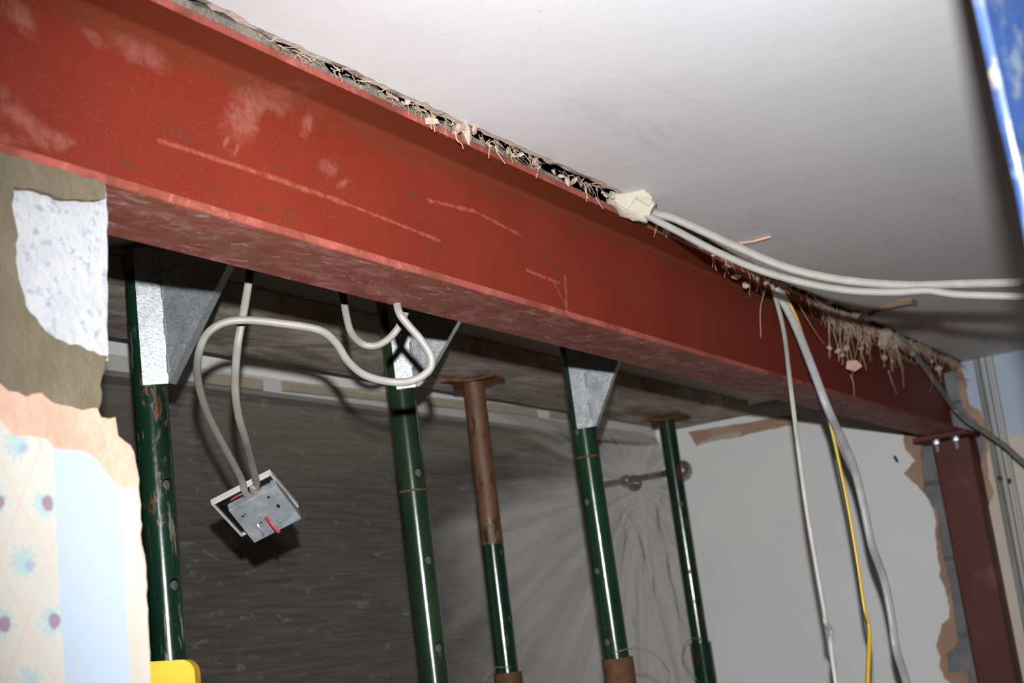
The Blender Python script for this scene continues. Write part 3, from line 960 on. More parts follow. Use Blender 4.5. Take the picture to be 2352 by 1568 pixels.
def make_prop(label, Y, pa, pb, ztop, mat, holes, collar_px, matlow=None, hdir=.0, plate=False, upper_mat=None, upper_px=None, group=None):
    A = onY(*pa, Y); B = onY(*pb, Y)
    ax = (A - B).normalized()
    base = B + ax * ((0 - B.z) / ax.z)
    top = B + ax * ((ztop - B.z) / ax.z)
    L = (top - base).length
    root = empty('support_prop', base)
    tag(root, label, 'prop', group)
    hc = None
    if collar_px:
        c = onY(*collar_px, Y); hc = (c - base).dot(ax)
    lo = (hc - .25) if hc else .35
    hi = L - (.006 if plate else 0)
    q = MB()
    r_in = RT - .0035
    split = []
    if upper_px:
        split = [(RT, (onY(*upper_px, Y) - base).dot(ax))]
    q.lathe([(RT, lo)] + split + [(RT, hi), (r_in, hi), (r_in, lo)], 40, base, ax, closed=True)
    for i, f in enumerate(q.f):
        if all(((q.v[k] - base) - ax * (q.v[k] - base).dot(ax)).length < RT - .002 for k in f): q.mi[i] = 2
    if upper_mat is not None:
        zs = split[0][1]
        for i, f in enumerate(q.f):
            zc_ = sum((q.v[k] - base).dot(ax) for k in f) / len(f)
            q.mi[i] = q.mi[i] if q.mi[i] == 2 else (1 if zc_ > zs else 0)
    tube = q.build('inner_tube', [mat, upper_mat or mat, M['tube_inside']], root, smooth=False)
    cutters = []
    tocam = (CAM - A); tocam -= ax * tocam.dot(ax); tocam.normalize()
    right = (-tocam).cross(ax).normalized()
    if right.dot(R_) < 0: right = -right
    for px, py in holes:
        h = onY(px, py, Y); t = (h - base).dot(ax)
        cpos = base + ax * t
        hd = (tocam * math.cos(hdir) + right * math.sin(hdir)).normalized()
        cm = MB().lathe([(.0080, 0), (.0080, .06)], 16, cpos, hd).build('cutter', mat)
        cutters.append(cm)
    if cutters:
        bpy.context.view_layer.update()
        cut_holes(tube, cutters)
    me = tube.data
    me.polygons.foreach_set('use_smooth', [True] * len(me.polygons))
    me.set_sharp_from_angle(angle=math.radians(40))
    if hc:
        pr = [(RO - .003, .02)]
        pr = [(RO, .008), (RO, hc - .20)]
        th = []
        k = hc - .20
        while k < hc - .004:
            th += [(RO - .0006, k), (RO + .0012, k + .0022), (RO + .0012, k + .0038), (RO - .0006, k + .006)]
            k += .0065
        out = MB().lathe([(RO, .008), (RO, hc - .205)] + th + [(RO - .001, hc), (RT + .0004, hc)], 32, base, ax).build('outer_tube', [matlow or mat], root, smooth=True, angle=60)
        nut = MB().lathe([(RO + .004, hc - .26), (RO + .012, hc - .255), (RO + .012, hc - .222), (RO + .004, hc - .217)], 24, base, ax).build('collar_nut', M['rust'], root, smooth=True)
        # tie wire of the locking pin
        P0 = base + ax * (hc + .012)
        w_ = crom([P0 + tocam * (RT + .001) - right * .006, P0 + tocam * .02 + right * .028 + ax * .004, P0 + tocam * .02 + right * .06 - ax * .004, P0 + tocam * .015 + right * .085 - ax * .03, P0 + tocam * .01 + right * .09 - ax * .07, P0 + tocam * (RO + .004) + right * .02 - ax * .13] if hdir <= 0 else
                  [P0 + tocam * (RT + .001) + right * .006, P0 + tocam * .02 - right * .028 + ax * .002, P0 + tocam * .02 - right * .05 - ax * .02, P0 + tocam * .015 - right * .055 - ax * .06, P0 + tocam * (RO + .004) - right * .02 - ax * .12], 6)
        MB().sweep(w_, .0024, .0024, 6).build('pin_wire', M['wire_copper'], root, smooth=True)
    else:
        MB().lathe([(RO, .008), (RO, .75), (RT + .0004, .751)], 32, base, ax).build('outer_tube', mat, root, smooth=True)
    bp = MB().box((base.x - .075, base.y - .075, 0.0005), (base.x + .075, base.y + .075, .008)).build('base_plate', M['rust'], root)
    return root, base, ax, top, tocam, right


ZPK = onY(1092, 880, 1.58).z  # underside of the plank, from the plate of the rusty prop
ZPK = ZC2 - .040
PA = make_prop('worn green prop nearest the wall stub, paint scraped pale', 1.40, (345, 897), (391, 1505), ZC2 - .03, M['prop_a'], [(381, 1118), (400, 1345)], None, hdir=.62)
PC = make_prop('bright green prop in front of the rusty-headed prop, bracket with rounded corner on it', 1.34, (925, 920), (1000, 1568), ZC2 - .03, M['prop_c'], [(970, 1090), (993, 1287), (1017, 1485)], None, hdir=.62)
PE = make_prop('dark green prop with a bracket and a rusty threaded collar', 1.22, (1343, 1000), (1416, 1501), ZC2 - .03, M['prop_e'], [(1327, 990), (1345, 1150), (1370, 1310), (1390, 1475)], (1417, 1512), M['rust_thread'], hdir=-.75)
PB = make_prop('prop with rust-brown upper tube holding the board on a rusty plate', 1.57, (1092, 917), (1164, 1527), ZPK - .009, M['prop_b'], [(1155, 1270), (1172, 1420)], (1168, 1545), M['rust_thread'], hdir=1.0, plate=True, upper_mat=M['prop_b2'], upper_px=(1132, 1250))
PD = make_prop('thin dark prop furthest away, by the curtain pole finial', 1.60, (1533, 980), (1608, 1470), ZPK - .009, M['prop_d'], [(1558, 1158)], (1609, 1476), M['prop_d'], hdir=.3, plate=True)


def head_plate(P, sx, sy, rot, seed):
    root, base, ax, top, tocam, right = P
    rn = random.Random(seed)
    c = Vector((top.x, top.y, ZPK - .009))
    # dished plate with upturned worn edges and cut-outs between the four lobes
    seg = 48; vs_ = []; fs = []
    rings = [0, .3, .55, .8, 1]
    for k, rr in enumerate(rings):
        for i in range(seg):
            a = 2 * math.pi * i / seg
            lobe = 1 / max(abs(math.cos(a)), abs(math.sin(a))) * .82 - .16 * abs(math.cos(2 * a))
            x = math.cos(a) * rr * lobe * sx; y = math.sin(a) * rr * lobe * sy
            v = Vector((x, y, 0)); v.rotate(Matrix.Rotation(rot, 3, 'Z'))
            z = -.005 * rr ** 2 * (math.sin(2 * a + 1) + .8) + rn.uniform(-.0008, .0008) * (rr > .3)
            vs_.append(c + v + Vector((0, 0, z - .001)))
    m_ = len(vs_)
    vs2 = [Vector((v.x, v.y, max(v.z + .006, v.z + .004) if True else 0)) for v in vs_]
    for v in vs2: v.z = min(v.z + .001, ZPK - .0006)
    for k in range(len(rings) - 1):
        for i in range(seg):
            i2 = (i + 1) % seg
            fs.append((k * seg + i, k * seg + i2, (k + 1) * seg + i2, (k + 1) * seg + i))
            fs.append((m_ + k * seg + i, m_ + (k + 1) * seg + i, m_ + (k + 1) * seg + i2, m_ + k * seg + i2))
    e = (len(rings) - 1) * seg
    for i in range(seg):
        i2 = (i + 1) % seg
        fs.append((e + i, e + i2, m_ + e + i2, m_ + e + i))
    MB().add(vs_ + vs2, fs).build('head_plate', M['rust'], root, smooth=True, angle=50)


head_plate(PB, .075, .075, .3, 1)
head_plate(PD, .075, .075, .15, 2)

# weld rings on the two green props
for P, px, Y in ((PC, (948, 1128), 1.34), (PE, (1352, 1050), 1.22)):
    root, base, ax, top, tocam, right = P
    t = (onY(*px, Y) - base).dot(ax)
    MB().lathe([(RT - .001, t - .0025), (RT + .0006, t - .0015), (RT + .0006, t + .0015), (RT - .001, t + .0025)], 32, base, ax, cap=False).build('weld_ring', M['rust'], root, smooth=True)


# ------------------------------------------------------------------ galvanised brackets on the props
def bracket(P, label, ybot_px, Y, strip_w, shift, yaw_s, yaw_t, run, ztop, round_corner=False):
    root, base, ax, top, tocam, right = P
    zb = onY(*ybot_px, Y).z
    axp = lambda z: base + ax * ((z - base.z) / ax.z)
    up = ax
    nrm = tocam.copy(); nrm.rotate(Matrix.Rotation(yaw_s, 3, 'Z'))
    tg = Vector((-nrm.y, nrm.x, 0)).normalized()
    if tg.dot(R_) < 0: tg = -tg
    H = ztop - zb
    e = empty('support_bracket', axp(zb))
    tag(e, label, 'bracket', None)
    th = .004
    c0 = axp(zb) + nrm * (RT + .0035) + tg * shift
    # face strip
    P0 = c0 - tg * (strip_w / 2); P1 = c0 + tg * (strip_w / 2)
    pts = [P0, P1, P1 + up * H, P0 + up * H]
    MB().poly(pts, nrm * -th).build('face_plate', M['galv'], e, bevel=.0008)
    # triangular side plate
    td = Vector((0, -1, 0)); td.rotate(Matrix.Rotation(yaw_t, 3, 'Z'))
    sn = td.cross(up).normalized()
    s0 = P1 - nrm * .002 + td * .0006
    pts = [s0, s0 + td * .004]
    if round_corner:
        pts = [s0, s0 + td * .006 + up * .0, s0 + td * .016 + up * .006, s0 + td * .024 + up * .018]
    pts += [s0 + td * (.010 + run) + up * (H - .0), s0 + up * H]
    MB().poly(pts, sn * .004).build('side_plate', M['galv'], e)
    # folded bright edge down the slope
    a_, b_ = pts[-3], pts[-2]
    dd = (b_ - a_).normalized(); nn = dd.cross(sn).normalized()
    if nn.dot(td) < 0: nn = -nn
    MB().obox((a_ + b_) / 2 + nn * .002 + sn * .004, dd, nn, sn, (b_ - a_).length, .003, .016).build('sloping_flange', M['galv'], e)
    # weld beads
    k = 0
    for f0, f1 in ((.08, .2), (.36, .47), (.62, .75)):
        z = f0
        w = MB()
        while z < f1:
            w.lathe([(.0005, -.004), (.0032, -.001), (.0032, .001), (.0005, .004)], 8, P1 + up * (H * z) + nrm * .0005, up)
            z += .007
        w.build('weld_bead', M['galv_dull'], e, smooth=True)
    # socket sleeve over the prop head and the arm that reaches over the beam
    MB().lathe([(RT + .0006, H - .03), (RT + .003, H - .03), (RT + .003, H - .004), (RT + .0006, H - .004)], 28, axp(zb), ax, closed=True).build('socket', M['galv_dull'], e, smooth=True)
    return e


bracket(PA, 'largest galvanised steel bracket, on the worn prop by the wall stub', (350, 893), 1.40, .038, .008, .05, .1, .150, ZC2 - .008)
bracket(PC, 'galvanised bracket with rounded bottom corner, behind the loop of grey cable', (940, 902), 1.34, .034, .012, -.12, .25, .135, ZC2 - .008, True)
bracket(PE, 'galvanised bracket furthest from the wall stub, on the dark green prop', (1360, 990), 1.22, .034, .012, -.30, .10, .125, ZC2 - .008)

# ------------------------------------------------------------------ plank
n0 = onZ(520, 690, ZPK); f0 = onZ(600, 840, ZPK)
yn, yf = 1.44, 1.70
xe = min(onZ(1566, 981, ZPK).x, XW - .01)
mb = MB()
vs_ = []; fs = []
NS = 60
for i in range(NS + 1):
    x = -.3 + (xe + .3) * i / NS
    j = .004 * mnoise.noise(Vector((x * 6, 0, 0))); j2 = .006 * mnoise.noise(Vector((x * 5, 9, 0)))
    vs_ += [(x, yn + j, ZPK), (x, yf + j2, ZPK), (x, yf + j2, ZC2 - .001), (x, yn + j, ZC2 - .001)]
for i in range(NS):
    for k in range(4):
        fs.append((i * 4 + k, (i + 1) * 4 + k, (i + 1) * 4 + (k + 1) % 4, i * 4 + (k + 1) % 4))
fs += [(0, 1, 2, 3), tuple(NS * 4 + k for k in range(4))]
pl = mb.add(vs_, fs).build('timber_plank', M['wood'], bevel=.002)
tag(pl, 'weathered scaffold board held flat against the ceiling by two rusty props', 'plank')

# ------------------------------------------------------------------ polythene
zt = onY(600, 878, PY).z
anc = onY(1445, 1112, PY)
NX, NZ = 300, 170
X0 = .2
vs_ = []; fs = []


def rightedge(z):
    pts = [(zt + .01, onY(1470, 975, PY).x), (onY(1500, 1010, PY).z, onY(1497, 1010, PY).x), (onY(1505, 1060, PY).z, onY(1508, 1060, PY).x), (onY(1500, 1095, PY).z, onY(1492, 1095, PY).x), (onY(1520, 1110, PY).z, onY(1520, 1112, PY).x), (onY(1560, 1250, PY).z, onY(1548, 1250, PY).x), (onY(1600, 1500, PY).z, onY(1590, 1500, PY).x), (0, XW - .03)]
    for (za, xa), (zb_, xb) in zip(pts[:-1], pts[1:]):
        if za >= z >= zb_:
            t = (za - z) / (za - zb_ + 1e-9)
            return xa + (xb - xa) * t
    return pts[0][1] if z > pts[0][0] else pts[-1][1]


for j in range(NZ + 1):
    v = j / NZ
    z = zt + .012 - (zt - .01) * v ** 1.15
    xr = min(rightedge(z), XW - .008) + .006 * mnoise.noise(Vector((z * 40, 1, 1))) + .004 * mnoise.noise(Vector((z * 120, 1, 1)))
    xr = min(xr, XW - .006)
    for i in range(NX + 1):
        x = X0 + (xr - X0) * (i / NX)
        dx, dz = x - anc.x, z - anc.z
        r = math.hypot(dx, dz); th = math.atan2(dz, dx)
        env = max(0, 1 - max(0, -dx) / 1.3) ** 1.2
        fold = .020 * env * math.sin(17 * th + 1.5 * mnoise.noise(Vector((x * 1.2, z * 1.2, 0)))) * min(1, r / .5) * min(1, .25 + .8 * r)
        fold += .012 * env * mnoise.noise(Vector((th * 9, r * 1.5, 4))) * min(1, r / .15)
        # taut horizontal creases on the left part
        cre = .0035 * (1 - env * .6) * mnoise.noise(Vector((x * 1.6, z * 26 + x * 1.2, 2))) + .006 * mnoise.noise(Vector((x * 1.2, z * 3, 5)))
        vert = .010 * max(0, min(1, (x - 3.75) / .3)) * math.sin(x * 38 + .8 * mnoise.noise(Vector((x * 2, z * 1.0, 8)))) * max(0, min(1, (anc.z - z) / .25))
        pocket = 0
        if 0 < anc.z - z < .42 and 3.82 < x < 4.2:
            pocket = .018 * mnoise.noise(Vector((x * 16, z * 11, 7)))
        topf = min(1, v / .03)
        y = PY - .004 + (fold + cre + vert + pocket) * topf - .028 * topf
        vs_.append((x, y, z))
for j in range(NZ):
    for i in range(NX):
        a = j * (NX + 1) + i
        fs.append((a, a + 1, a + NX + 2, a + NX + 1))
poly = MB().add(vs_, fs).build('polythene_sheet', M['polythene'], smooth=True, angle=180, recenter=False)
tag(poly, 'dusty translucent polythene sheet hanging behind the props', 'plastic sheet')
# tape strips along its top edge
for (xa, ya), (xb, yb) in [((455, 866), (605, 884)), ((648, 886), (900, 912)), ((985, 922), (1090, 932)), ((1120, 934), (1235, 948)), ((1262, 950), (1335, 960)), ((300, 845), (395, 858))]:
    a = onY(xa, ya, PY - .010); b = onY(xb, yb, PY - .010)
    d = (b - a).normalized(); upv = Vector((0, 0, 1)); nn = Vector((0, 1, 0))
    P = [a - upv * .010, b - upv * .010, b + upv * .012, a + upv * .012]
    MB().poly(ragged(P, .03, .0008, int(xa)), (0, .003, 0)).build('tape_strip', M['tape_cream'], poly)

# ------------------------------------------------------------------ curtain pole
XP = XW - .07
ball = onX(1566, 1080, XP)
d = Vector((0, 1, 0))
cp = empty('curtain_pole', ball)
tag(cp, 'metal curtain pole with ball finial on the end wall, mostly under the polythene', 'curtain pole')
end = ball + Vector((0, .36, .0))
MB().sweep([ball, ball.lerp(end, .3), ball.lerp(end, .6), end], .020, .020, 16).build('rod', M['brass'], cp, smooth=True)
MB().lathe([(.0005 if abs(math.sin(math.pi * k / 14)) < 1e-6 else .034 * math.sin(math.pi * k / 14), -.034 * math.cos(math.pi * k / 14)) for k in range(15)], 28, ball, (0, 1, 0)).build('finial', M['brass'], cp, smooth=True)
MB().lathe([(.011, .028), (.016, .032), (.016, .040), (.0125, .046), (.0105, .07)], 20, ball, (0, 1, 0)).build('finial_neck', M['brass'], cp, smooth=True)
q = ball + Vector((0, .20, 0))
MB().sweep([q, q + Vector((.035, 0, -.004)), q + Vector((.066, 0, -.006))], .016, .016, 12, ref=Vector((0, 0, 1))).lathe([(.028, 0), (.028, .008)], 20, q + Vector((.065, 0, -.006)), (1, 0, 0)).build('wall_bracket', M['brass'], cp, smooth=True)
MB().lathe([(.017, -.012), (.019, -.008), (.019, .008), (.017, .012)], 20, q, (0, 1, 0)).build('bracket_ring', M['brass'], cp, smooth=True)

# ------------------------------------------------------------------ cables
def cable(name, pts, w_, h_, mat, label, cat='cable', group=None, k=8, power=2.4, ref=None, parent=None):
    o = MB().sweep(crom(pts, k), w_, h_, 12, ref, power).build(name, mat, parent, smooth=True, angle=60)
    if label: tag(o, label, cat, group)
    return o


def tc(px, py):
    return (ZC - CAM.z) / ray(px, py).z


def tb(px, py, y=YF):
    return (y - CAM.y) / ray(px, py).y


up_px = [(1462, 470), (1500, 488), (1545, 500), (1600, 524), (1700, 570), (1800, 612), (1900, 637), (2000, 650), (2100, 655), (2200, 652), (2352, 648), (2600, 640)]
lo_px = [(1440, 462), (1470, 484), (1500, 502), (1560, 533), (1650, 580), (1750, 622), (1850, 650), (1950, 667), (2050, 671), (2130, 667), (2200, 676), (2352, 681), (2600, 690)]


def ramp_t(px, t0, t1, x0=1450, x1=2352):
    f = max(0, min(1.25, (px - x0) / (x1 - x0)))
    return t0 + (t1 - t0) * f


t0 = tb(1460, 470, YF - .02)
upc = [at(x, y, min(ramp_t(x, t0 - .005, 2.05), tc(x, y) - .008)) for x, y in up_px]
loc = [at(x, y, min(ramp_t(x, t0 - .02, 1.98), tc(x, y) - .010)) for x, y in lo_px]
cable('ceiling_cable', upc, .0135, .0065, M['cable_ceil'], 'upper of two flat dusty cables leaving the masking tape along the ceiling')
cable('ceiling_cable', loc, .0115, .0070, M['cable_ceil'], 'lower of two flat dusty cables leaving the masking tape along the ceiling')

hp = [(1774, 655), (1778, 672), (1800, 760), (1815, 880), (1830, 1000), (1850, 1150), (1870, 1270), (1893, 1400), (1896, 1428), (1909, 1450), (1908, 1480), (1920, 1568), (1938, 1700)]
ep = [(1790, 665), (1808, 690), (1830, 735), (1852, 800), (1880, 880), (1905, 970), (1930, 1080), (1950, 1180), (1970, 1300), (1985, 1400), (1996, 1450), (1993, 1568), (1992, 1700)]
gp = [(1782, 662), (1795, 685), (1828, 750), (1868, 850), (1900, 935), (1930, 1000), (1960, 1070), (1983, 1160), (2002, 1250), (2030, 1330), (2048, 1420), (2058, 1490), (2082, 1568), (2115, 1700)]


def hang(px, y0, y1):
    out = []
    n = len(px)
    for i, (x, y) in enumerate(px):
        f = min(1, (y - 655) / 250)
        out.append(at(x, y, tb(x, y, y0 + (y1 - y0) * f)))
    return out


cable('hanging_cable', hang(hp, YF - .004, YF - .07), .0085, .0055, M['cable_old'], 'thinnest grey cable hanging from the ceiling edge, kinked near its end')
cable('earth_wire', hang(ep, YF - .006, YF - .06), .0080, .0080, M['earth'], 'yellow and green striped earth wire hanging between two grey cables', 'wire')
cable('hanging_cable', hang(gp, YF - .006, YF - .08), .0160, .0085, M['cable_grey'], 'thick grey cable hanging to the right of the yellow wire')
dp = [(2062, 765), (2080, 787), (2110, 825), (2150, 880), (2190, 935), (2220, 965), (2260, 990), (2310, 1025), (2352, 1062), (2460, 1140), (2560, 1230)]
dc = [at(x, y, tb(x, y, YF - .008) if x < 2200 else tb(2190, 935, YF - .008) - .0012 * (x - 2190)) for x, y in dp]
cable('hanging_cable', dc, .0150, .0085, M['cable_dark'], 'dark grey cable sagging from the ceiling past the column to the right')

# tape bundle
tbn = MB()
p0 = at(1404, 440, t0 - .005); p1 = at(1498, 486, t0 - .022)
axs = (p1 - p0)
PT = [p0.lerp(p1, i / 14) for i in range(15)]
tbn.sweep(PT, .050, .036, 28, None, 2.2, taper=lambda s: (.62 + .44 * math.sin(math.pi * min(1, s * .96 + .02)) + .05 * math.sin(s * 19)))
me_ = []
for i, v in enumerate(tbn.v):
    k = mnoise.noise(v * 90) * .0030 + mnoise.noise(v * 34) * .0050
    c = p0 + axs * max(0, min(1, (v - p0).dot(axs) / axs.length_squared))
    dv = (v - c)
    if dv.length > 1e-6: tbn.v[i] = v + dv.normalized() * k
tw_ = tbn.build('masking_tape_wrap', M['tape'], smooth=True, angle=30)
tag(tw_, 'crumpled cream masking tape wrapped round the cable ends at the ceiling', 'tape')
fa = at(1470, 428, t0 - .045); fb = at(1498, 452, t0 - .052); fc = at(1492, 474, t0 - .044); fd = at(1452, 448, t0 - .040)
MB().poly([fd, fa, fb, fc], F_ * .0012).build('loose_flap', M['tape'], tw_)
fa = at(1420, 430, t0 - .034); fb = at(1470, 440, t0 - .046); fc = at(1440, 482, t0 - .040); fd = at(1412, 462, t0 - .032)
MB().poly([fd, fa, fb, fc], F_ * .0012).build('loose_flap', M['tape'], tw_)

# ------------------------------------------------------------------ dangling light switch
TS = 1.93
th = math.radians(40)
s_px = 11.05 * 1000 / 6.273   # pixels per metre at the switch
e1i = Vector((.865, .502)); e2i = Vector((.39, -.92))
e1 = (R_ * .888 + U_ * .458).normalized()
dn = (R_ * .42 - U_ * .905); dn = (dn - e1 * dn.dot(e1)).normalized()
e2 = (dn * math.cos(th) + F_ * math.sin(th)).normalized()
nb = e1.cross(e2).normalized()
if nb.dot(F_) > 0: nb = -nb
ctr = at(450 + 1005 / 6.273, 1030 + 955 / 6.273, TS)   # centre of the metal back
sw = empty('light_switch', ctr)
tag(sw, 'dangling light switch seen from behind, metal back box and white face plate', 'switch')
BX, BD = .0735, .0175


def lp(a, b, c): return ctr + e1 * a + e2 * b + nb * c


bxm = MB()
bxm.obox(lp(0, 0, -.0006), e1, e2, nb, BX, BX, .0012)
for s_ in (-1, 1):
    bxm.obox(lp(s_ * (BX / 2 - .0006), 0, -BD / 2 - .0006), e1, e2, nb, .0012, BX, BD)
    bxm.obox(lp(0, s_ * (BX / 2 - .0006), -BD / 2 - .0006), e1, e2, nb, BX - .0024, .0012, BD)
bk = bxm.build('back_box', M['galv_dull'], sw, bevel=.0006)
# knock-outs, and slots and holes whose dark inside is painted on thin plugs
for (u_, v_, a_, b_, mt) in [(.018, -.0265, .004, .004, 'black_hole'), (.0215, -.004, .0045, .0075, 'black_hole'), (-.0265, -.017, .003, .004, 'black_hole'), (-.0225, -.0185, .002, .003, 'black_hole'), (-.012, .0085, .005, .0016, 'black_hole')]:
    MB().lathe([(.5, 0), (.5, .0012), (.35, .0014)], 18, (0, 0, 0), (0, 0, 1))
    q = MB(); q.M = Matrix.Translation(lp(u_, v_, -.0006)) @ Matrix((e1 * a_, e2 * b_, nb)).transposed().to_4x4()
    q.lathe([(.5, 0), (.5, .0008)], 18, (0, 0, 0), (0, 0, 1))
    q.build('box_hole', M[mt], bk)
for (u_, v_, a_, b_) in [(.0150, .019, .011, .0055), (.0005, .0225, .0095, .0055)]:
    q = MB(); q.M = Matrix.Translation(lp(u_, v_, -.0003)) @ Matrix((e1 * a_, e2 * b_, nb)).transposed().to_4x4()
    q.lathe([(.5, .0004), (.54, .0010), (.58, .0004)], 24, (0, 0, 0), (0, 0, 1), cap=False)
    q.build('knockout', M['galv_dull'], bk)
# red screw plug and bent steel tab
MB().sweep(crom([lp(-.002, .0035, 0), lp(.0015, .009, .010), lp(.004, .019, .017), lp(.0055, .0235, .018)], 5), .0056, .0030, 10, nb).build('red_plug', M['wire_red'], sw, smooth=True)
MB().sweep(crom([lp(-.017, .0075, .0006), lp(-.017, .012, .004), lp(-.0165, .020, .005), lp(-.0195, .030, .003)], 5), .0034, .0014, 8, nb).build('bent_tab', M['bolt'], sw, smooth=True)
# cable entry grommet in the top side
q = MB(); q.M = Matrix.Translation(lp(.001, -BX / 2, -.0085)) @ Matrix((e1 * .030, nb * .0105, -e2)).transposed().to_4x4()
q.lathe([(.5, -.0004), (.5, .0012), (.40, .0016)], 24, (0, 0, 0), (0, 0, 1))
q.build('cable_entry', M['cable_dark'], bk)
# face plate, hinged open a little from the box
PZ = -BD - .006
dt = math.radians(-9)
p2 = (e2 * math.cos(dt) + nb * math.sin(dt)); pn = (nb * math.cos(dt) - e2 * math.sin(dt))
pc = lp(-.008, -.008, PZ)
fp = MB()
PW = .0915
fp.obox(pc - pn * .0015, e1, p2, pn, PW, PW, .003)
for s_ in (-1, 1):
    fp.obox(pc + e1 * (s_ * (PW / 2 - .0016)) + pn * .003, e1, p2, pn, .0032, PW, .007)
    fp.obox(pc + p2 * (s_ * (PW / 2 - .0016)) + pn * .003, e1, p2, pn, PW - .0064, .0032, .007)
fpo = fp.build('face_plate', M['plastic_white'], sw, bevel=.0012)
# inner black moulding
im = MB()
im.obox(pc + pn * .0014, e1, p2, pn, PW - .008, PW - .008, .0028)
im.build('inner_moulding', M['plastic_black'], sw)
im = MB()
im.sweep(crom([pc + pn * .004 + e1 * a_ + p2 * b_ for a_, b_ in ((-.034, .03), (-.034, -.026), (-.030, -.031), (.030, -.031), (.034, -.026), (.034, .03))], 4), .005, .004, 8, pn)
im.build('moulding_ridge', M['plastic_black'], sw, smooth=True)
MB().obox(pc + pn * .006 + p2 * .006, e1, p2, pn, .040, .034, .010).build('switch_body', M['plastic_black'], sw, bevel=.003)
MB().sweep(crom([lp(-.008, -BX / 2 - .0025, -BD + .003), lp(-.018, -BX / 2 - .0045, -BD + .003), lp(-.029, -BX / 2 - .003, -BD + .003), lp(-.0375, -BX / 2 + .004, -BD + .003), lp(-.0385, -BX / 2 + .014, -BD + .003), lp(-.034, -BX / 2 + .022, -BD + .001)], 6), .0028, .0028, 10).build('red_wire', M['wire_red'], sw, smooth=True)

en1 = lp(-.0055, -BX / 2 + .002, -.0085); en2 = lp(.0065, -BX / 2 + .002, -.0080)
ca = [at(582, 545, 1.74), at(575, 620, 1.72), at(566, 680, 1.71), at(556, 735, 1.70), at(545, 800, 1.70), at(540, 885, 1.72), at(548, 955, 1.75), at(564, 1010, 1.79), at(577, 1060, 1.85), at(589, 1110, 1.90), en2 - e2 * .012 + nb * .0005, en2]
cable('switch_cable', ca, .0102, .0068, M['cable_light'], 'grey cable dropping straight from above the beam into the dangling switch')
cb = [en1, en1 - e2 * .012, at(552, 1095, 1.89), at(512, 1020, 1.82), at(477, 950, 1.76), at(456, 880, 1.71), at(455, 820, 1.67), at(473, 770, 1.66), at(510, 743, 1.66), at(560, 735, 1.665), at(640, 742, 1.67), at(730, 757, 1.68), at(770, 785, 1.69), at(800, 830, 1.70), at(840, 862, 1.71), at(900, 877, 1.72), at(950, 873, 1.72), at(985, 850, 1.72), at(990, 820, 1.72), at(968, 782, 1.72), at(938, 747, 1.72), at(918, 720, 1.72), at(912, 690, 1.73), at(920, 640, 1.75), at(925, 560, 1.78)]
cable('switch_cable', cb, .0098, .0068, M['cable_light'], 'grey cable looping wide from the dangling switch across to the second bracket')
cc = [at(775, 560, 1.90), at(783, 650, 1.88), at(790, 692, 1.86), at(795, 722, 1.85), at(806, 762, 1.84), at(830, 788, 1.83), at(860, 794, 1.83), at(890, 780, 1.83), at(913, 755, 1.83), at(928, 725, 1.84), at(940, 680, 1.85), at(948, 560, 1.90)]
cable('switch_cable', cc, .0098, .0068, M['cable_light'], 'short loop of grey cable sagging beside the second bracket')

# ------------------------------------------------------------------ plaster lumps and hair along the ceiling edge
def lump(c, s, seed, flat=.5, mat='plaster_broken', rot=None):
    rn = random.Random(seed)
    bm = bmesh.new()
    bmesh.ops.create_icosphere(bm, subdivisions=1, radius=1)
    R = Matrix.Rotation(rn.uniform(0, 6.28), 3, 'Z') @ Matrix.Rotation(rn.uniform(-.6, .6), 3, 'X')
    for v in bm.verts:
        d = v.co.copy()
        k = 1 + .45 * mnoise.noise(d * 1.3 + Vector((seed * 3.1, 0, 0))) + .2 * mnoise.noise(d * 3 + Vector((seed, 5, 0)))
        k = min(k, .9 + .3 * rn.random()) * rn.uniform(.75, 1.15)
        v.co = Vector((d.x * k * s[0], d.y * k * s[1], d.z * k * s[2]))
        v.co.rotate(R if rot is None else rot)
    me = bpy.data.meshes.new('plaster_lump'); bm.to_mesh(me); bm.free()
    me.materials.append(M[mat])
    me.transform(Matrix.Translation(c))
    return link('plaster_lump', me)


big = [((1072, 305), (.013, .006, .016), 'largest plaster lump hanging over the top edge of the beam'),
       ((1090, 297), (.009, .005, .009), 'round pale plaster lump beside the largest one'),
       ((1050, 296), (.011, .005, .007), 'flat plaster flake left of the largest lump'),
       ((1304, 418), (.0065, .004, .008), 'angular plaster chip shortly before the taped cable ends'),
       ((2033, 778), (.030, .014, .038), 'big square plaster chunk hanging with hair right of the yellow wire'),
       ((1960, 838), (.022, .012, .016), 'pink plaster chunk dangling lowest on the hair'),
       ((2055, 795), (.013, .007, .008), 'small plaster chip just right of the big square chunk'),
       ((1965, 720), (.016, .010, .012), 'whitish plaster lump at the ceiling edge above the hanging hair'),
       ((1988, 742), (.010, .008, .014), 'whitish plaster lump just below the other whitish one'),
       ((2010, 716), (.012, .007, .007), 'pale plaster crumb beside the lifted ceiling flap'),
       ((1690, 636), (.014, .006, .006), 'crooked plaster flake jutting left of the hanging cables'),
       ((1713, 655), (.009, .006, .009), 'plaster flake hanging under the crooked one')]
for i, ((x, y), s, lb) in enumerate(big):
    o = lump(at(x, y, tb(x, y, YF - .010)), s, 100 + i, mat='plaster_pink' if i in (5,) else 'plaster_broken')
    tag(o, lb, 'plaster')
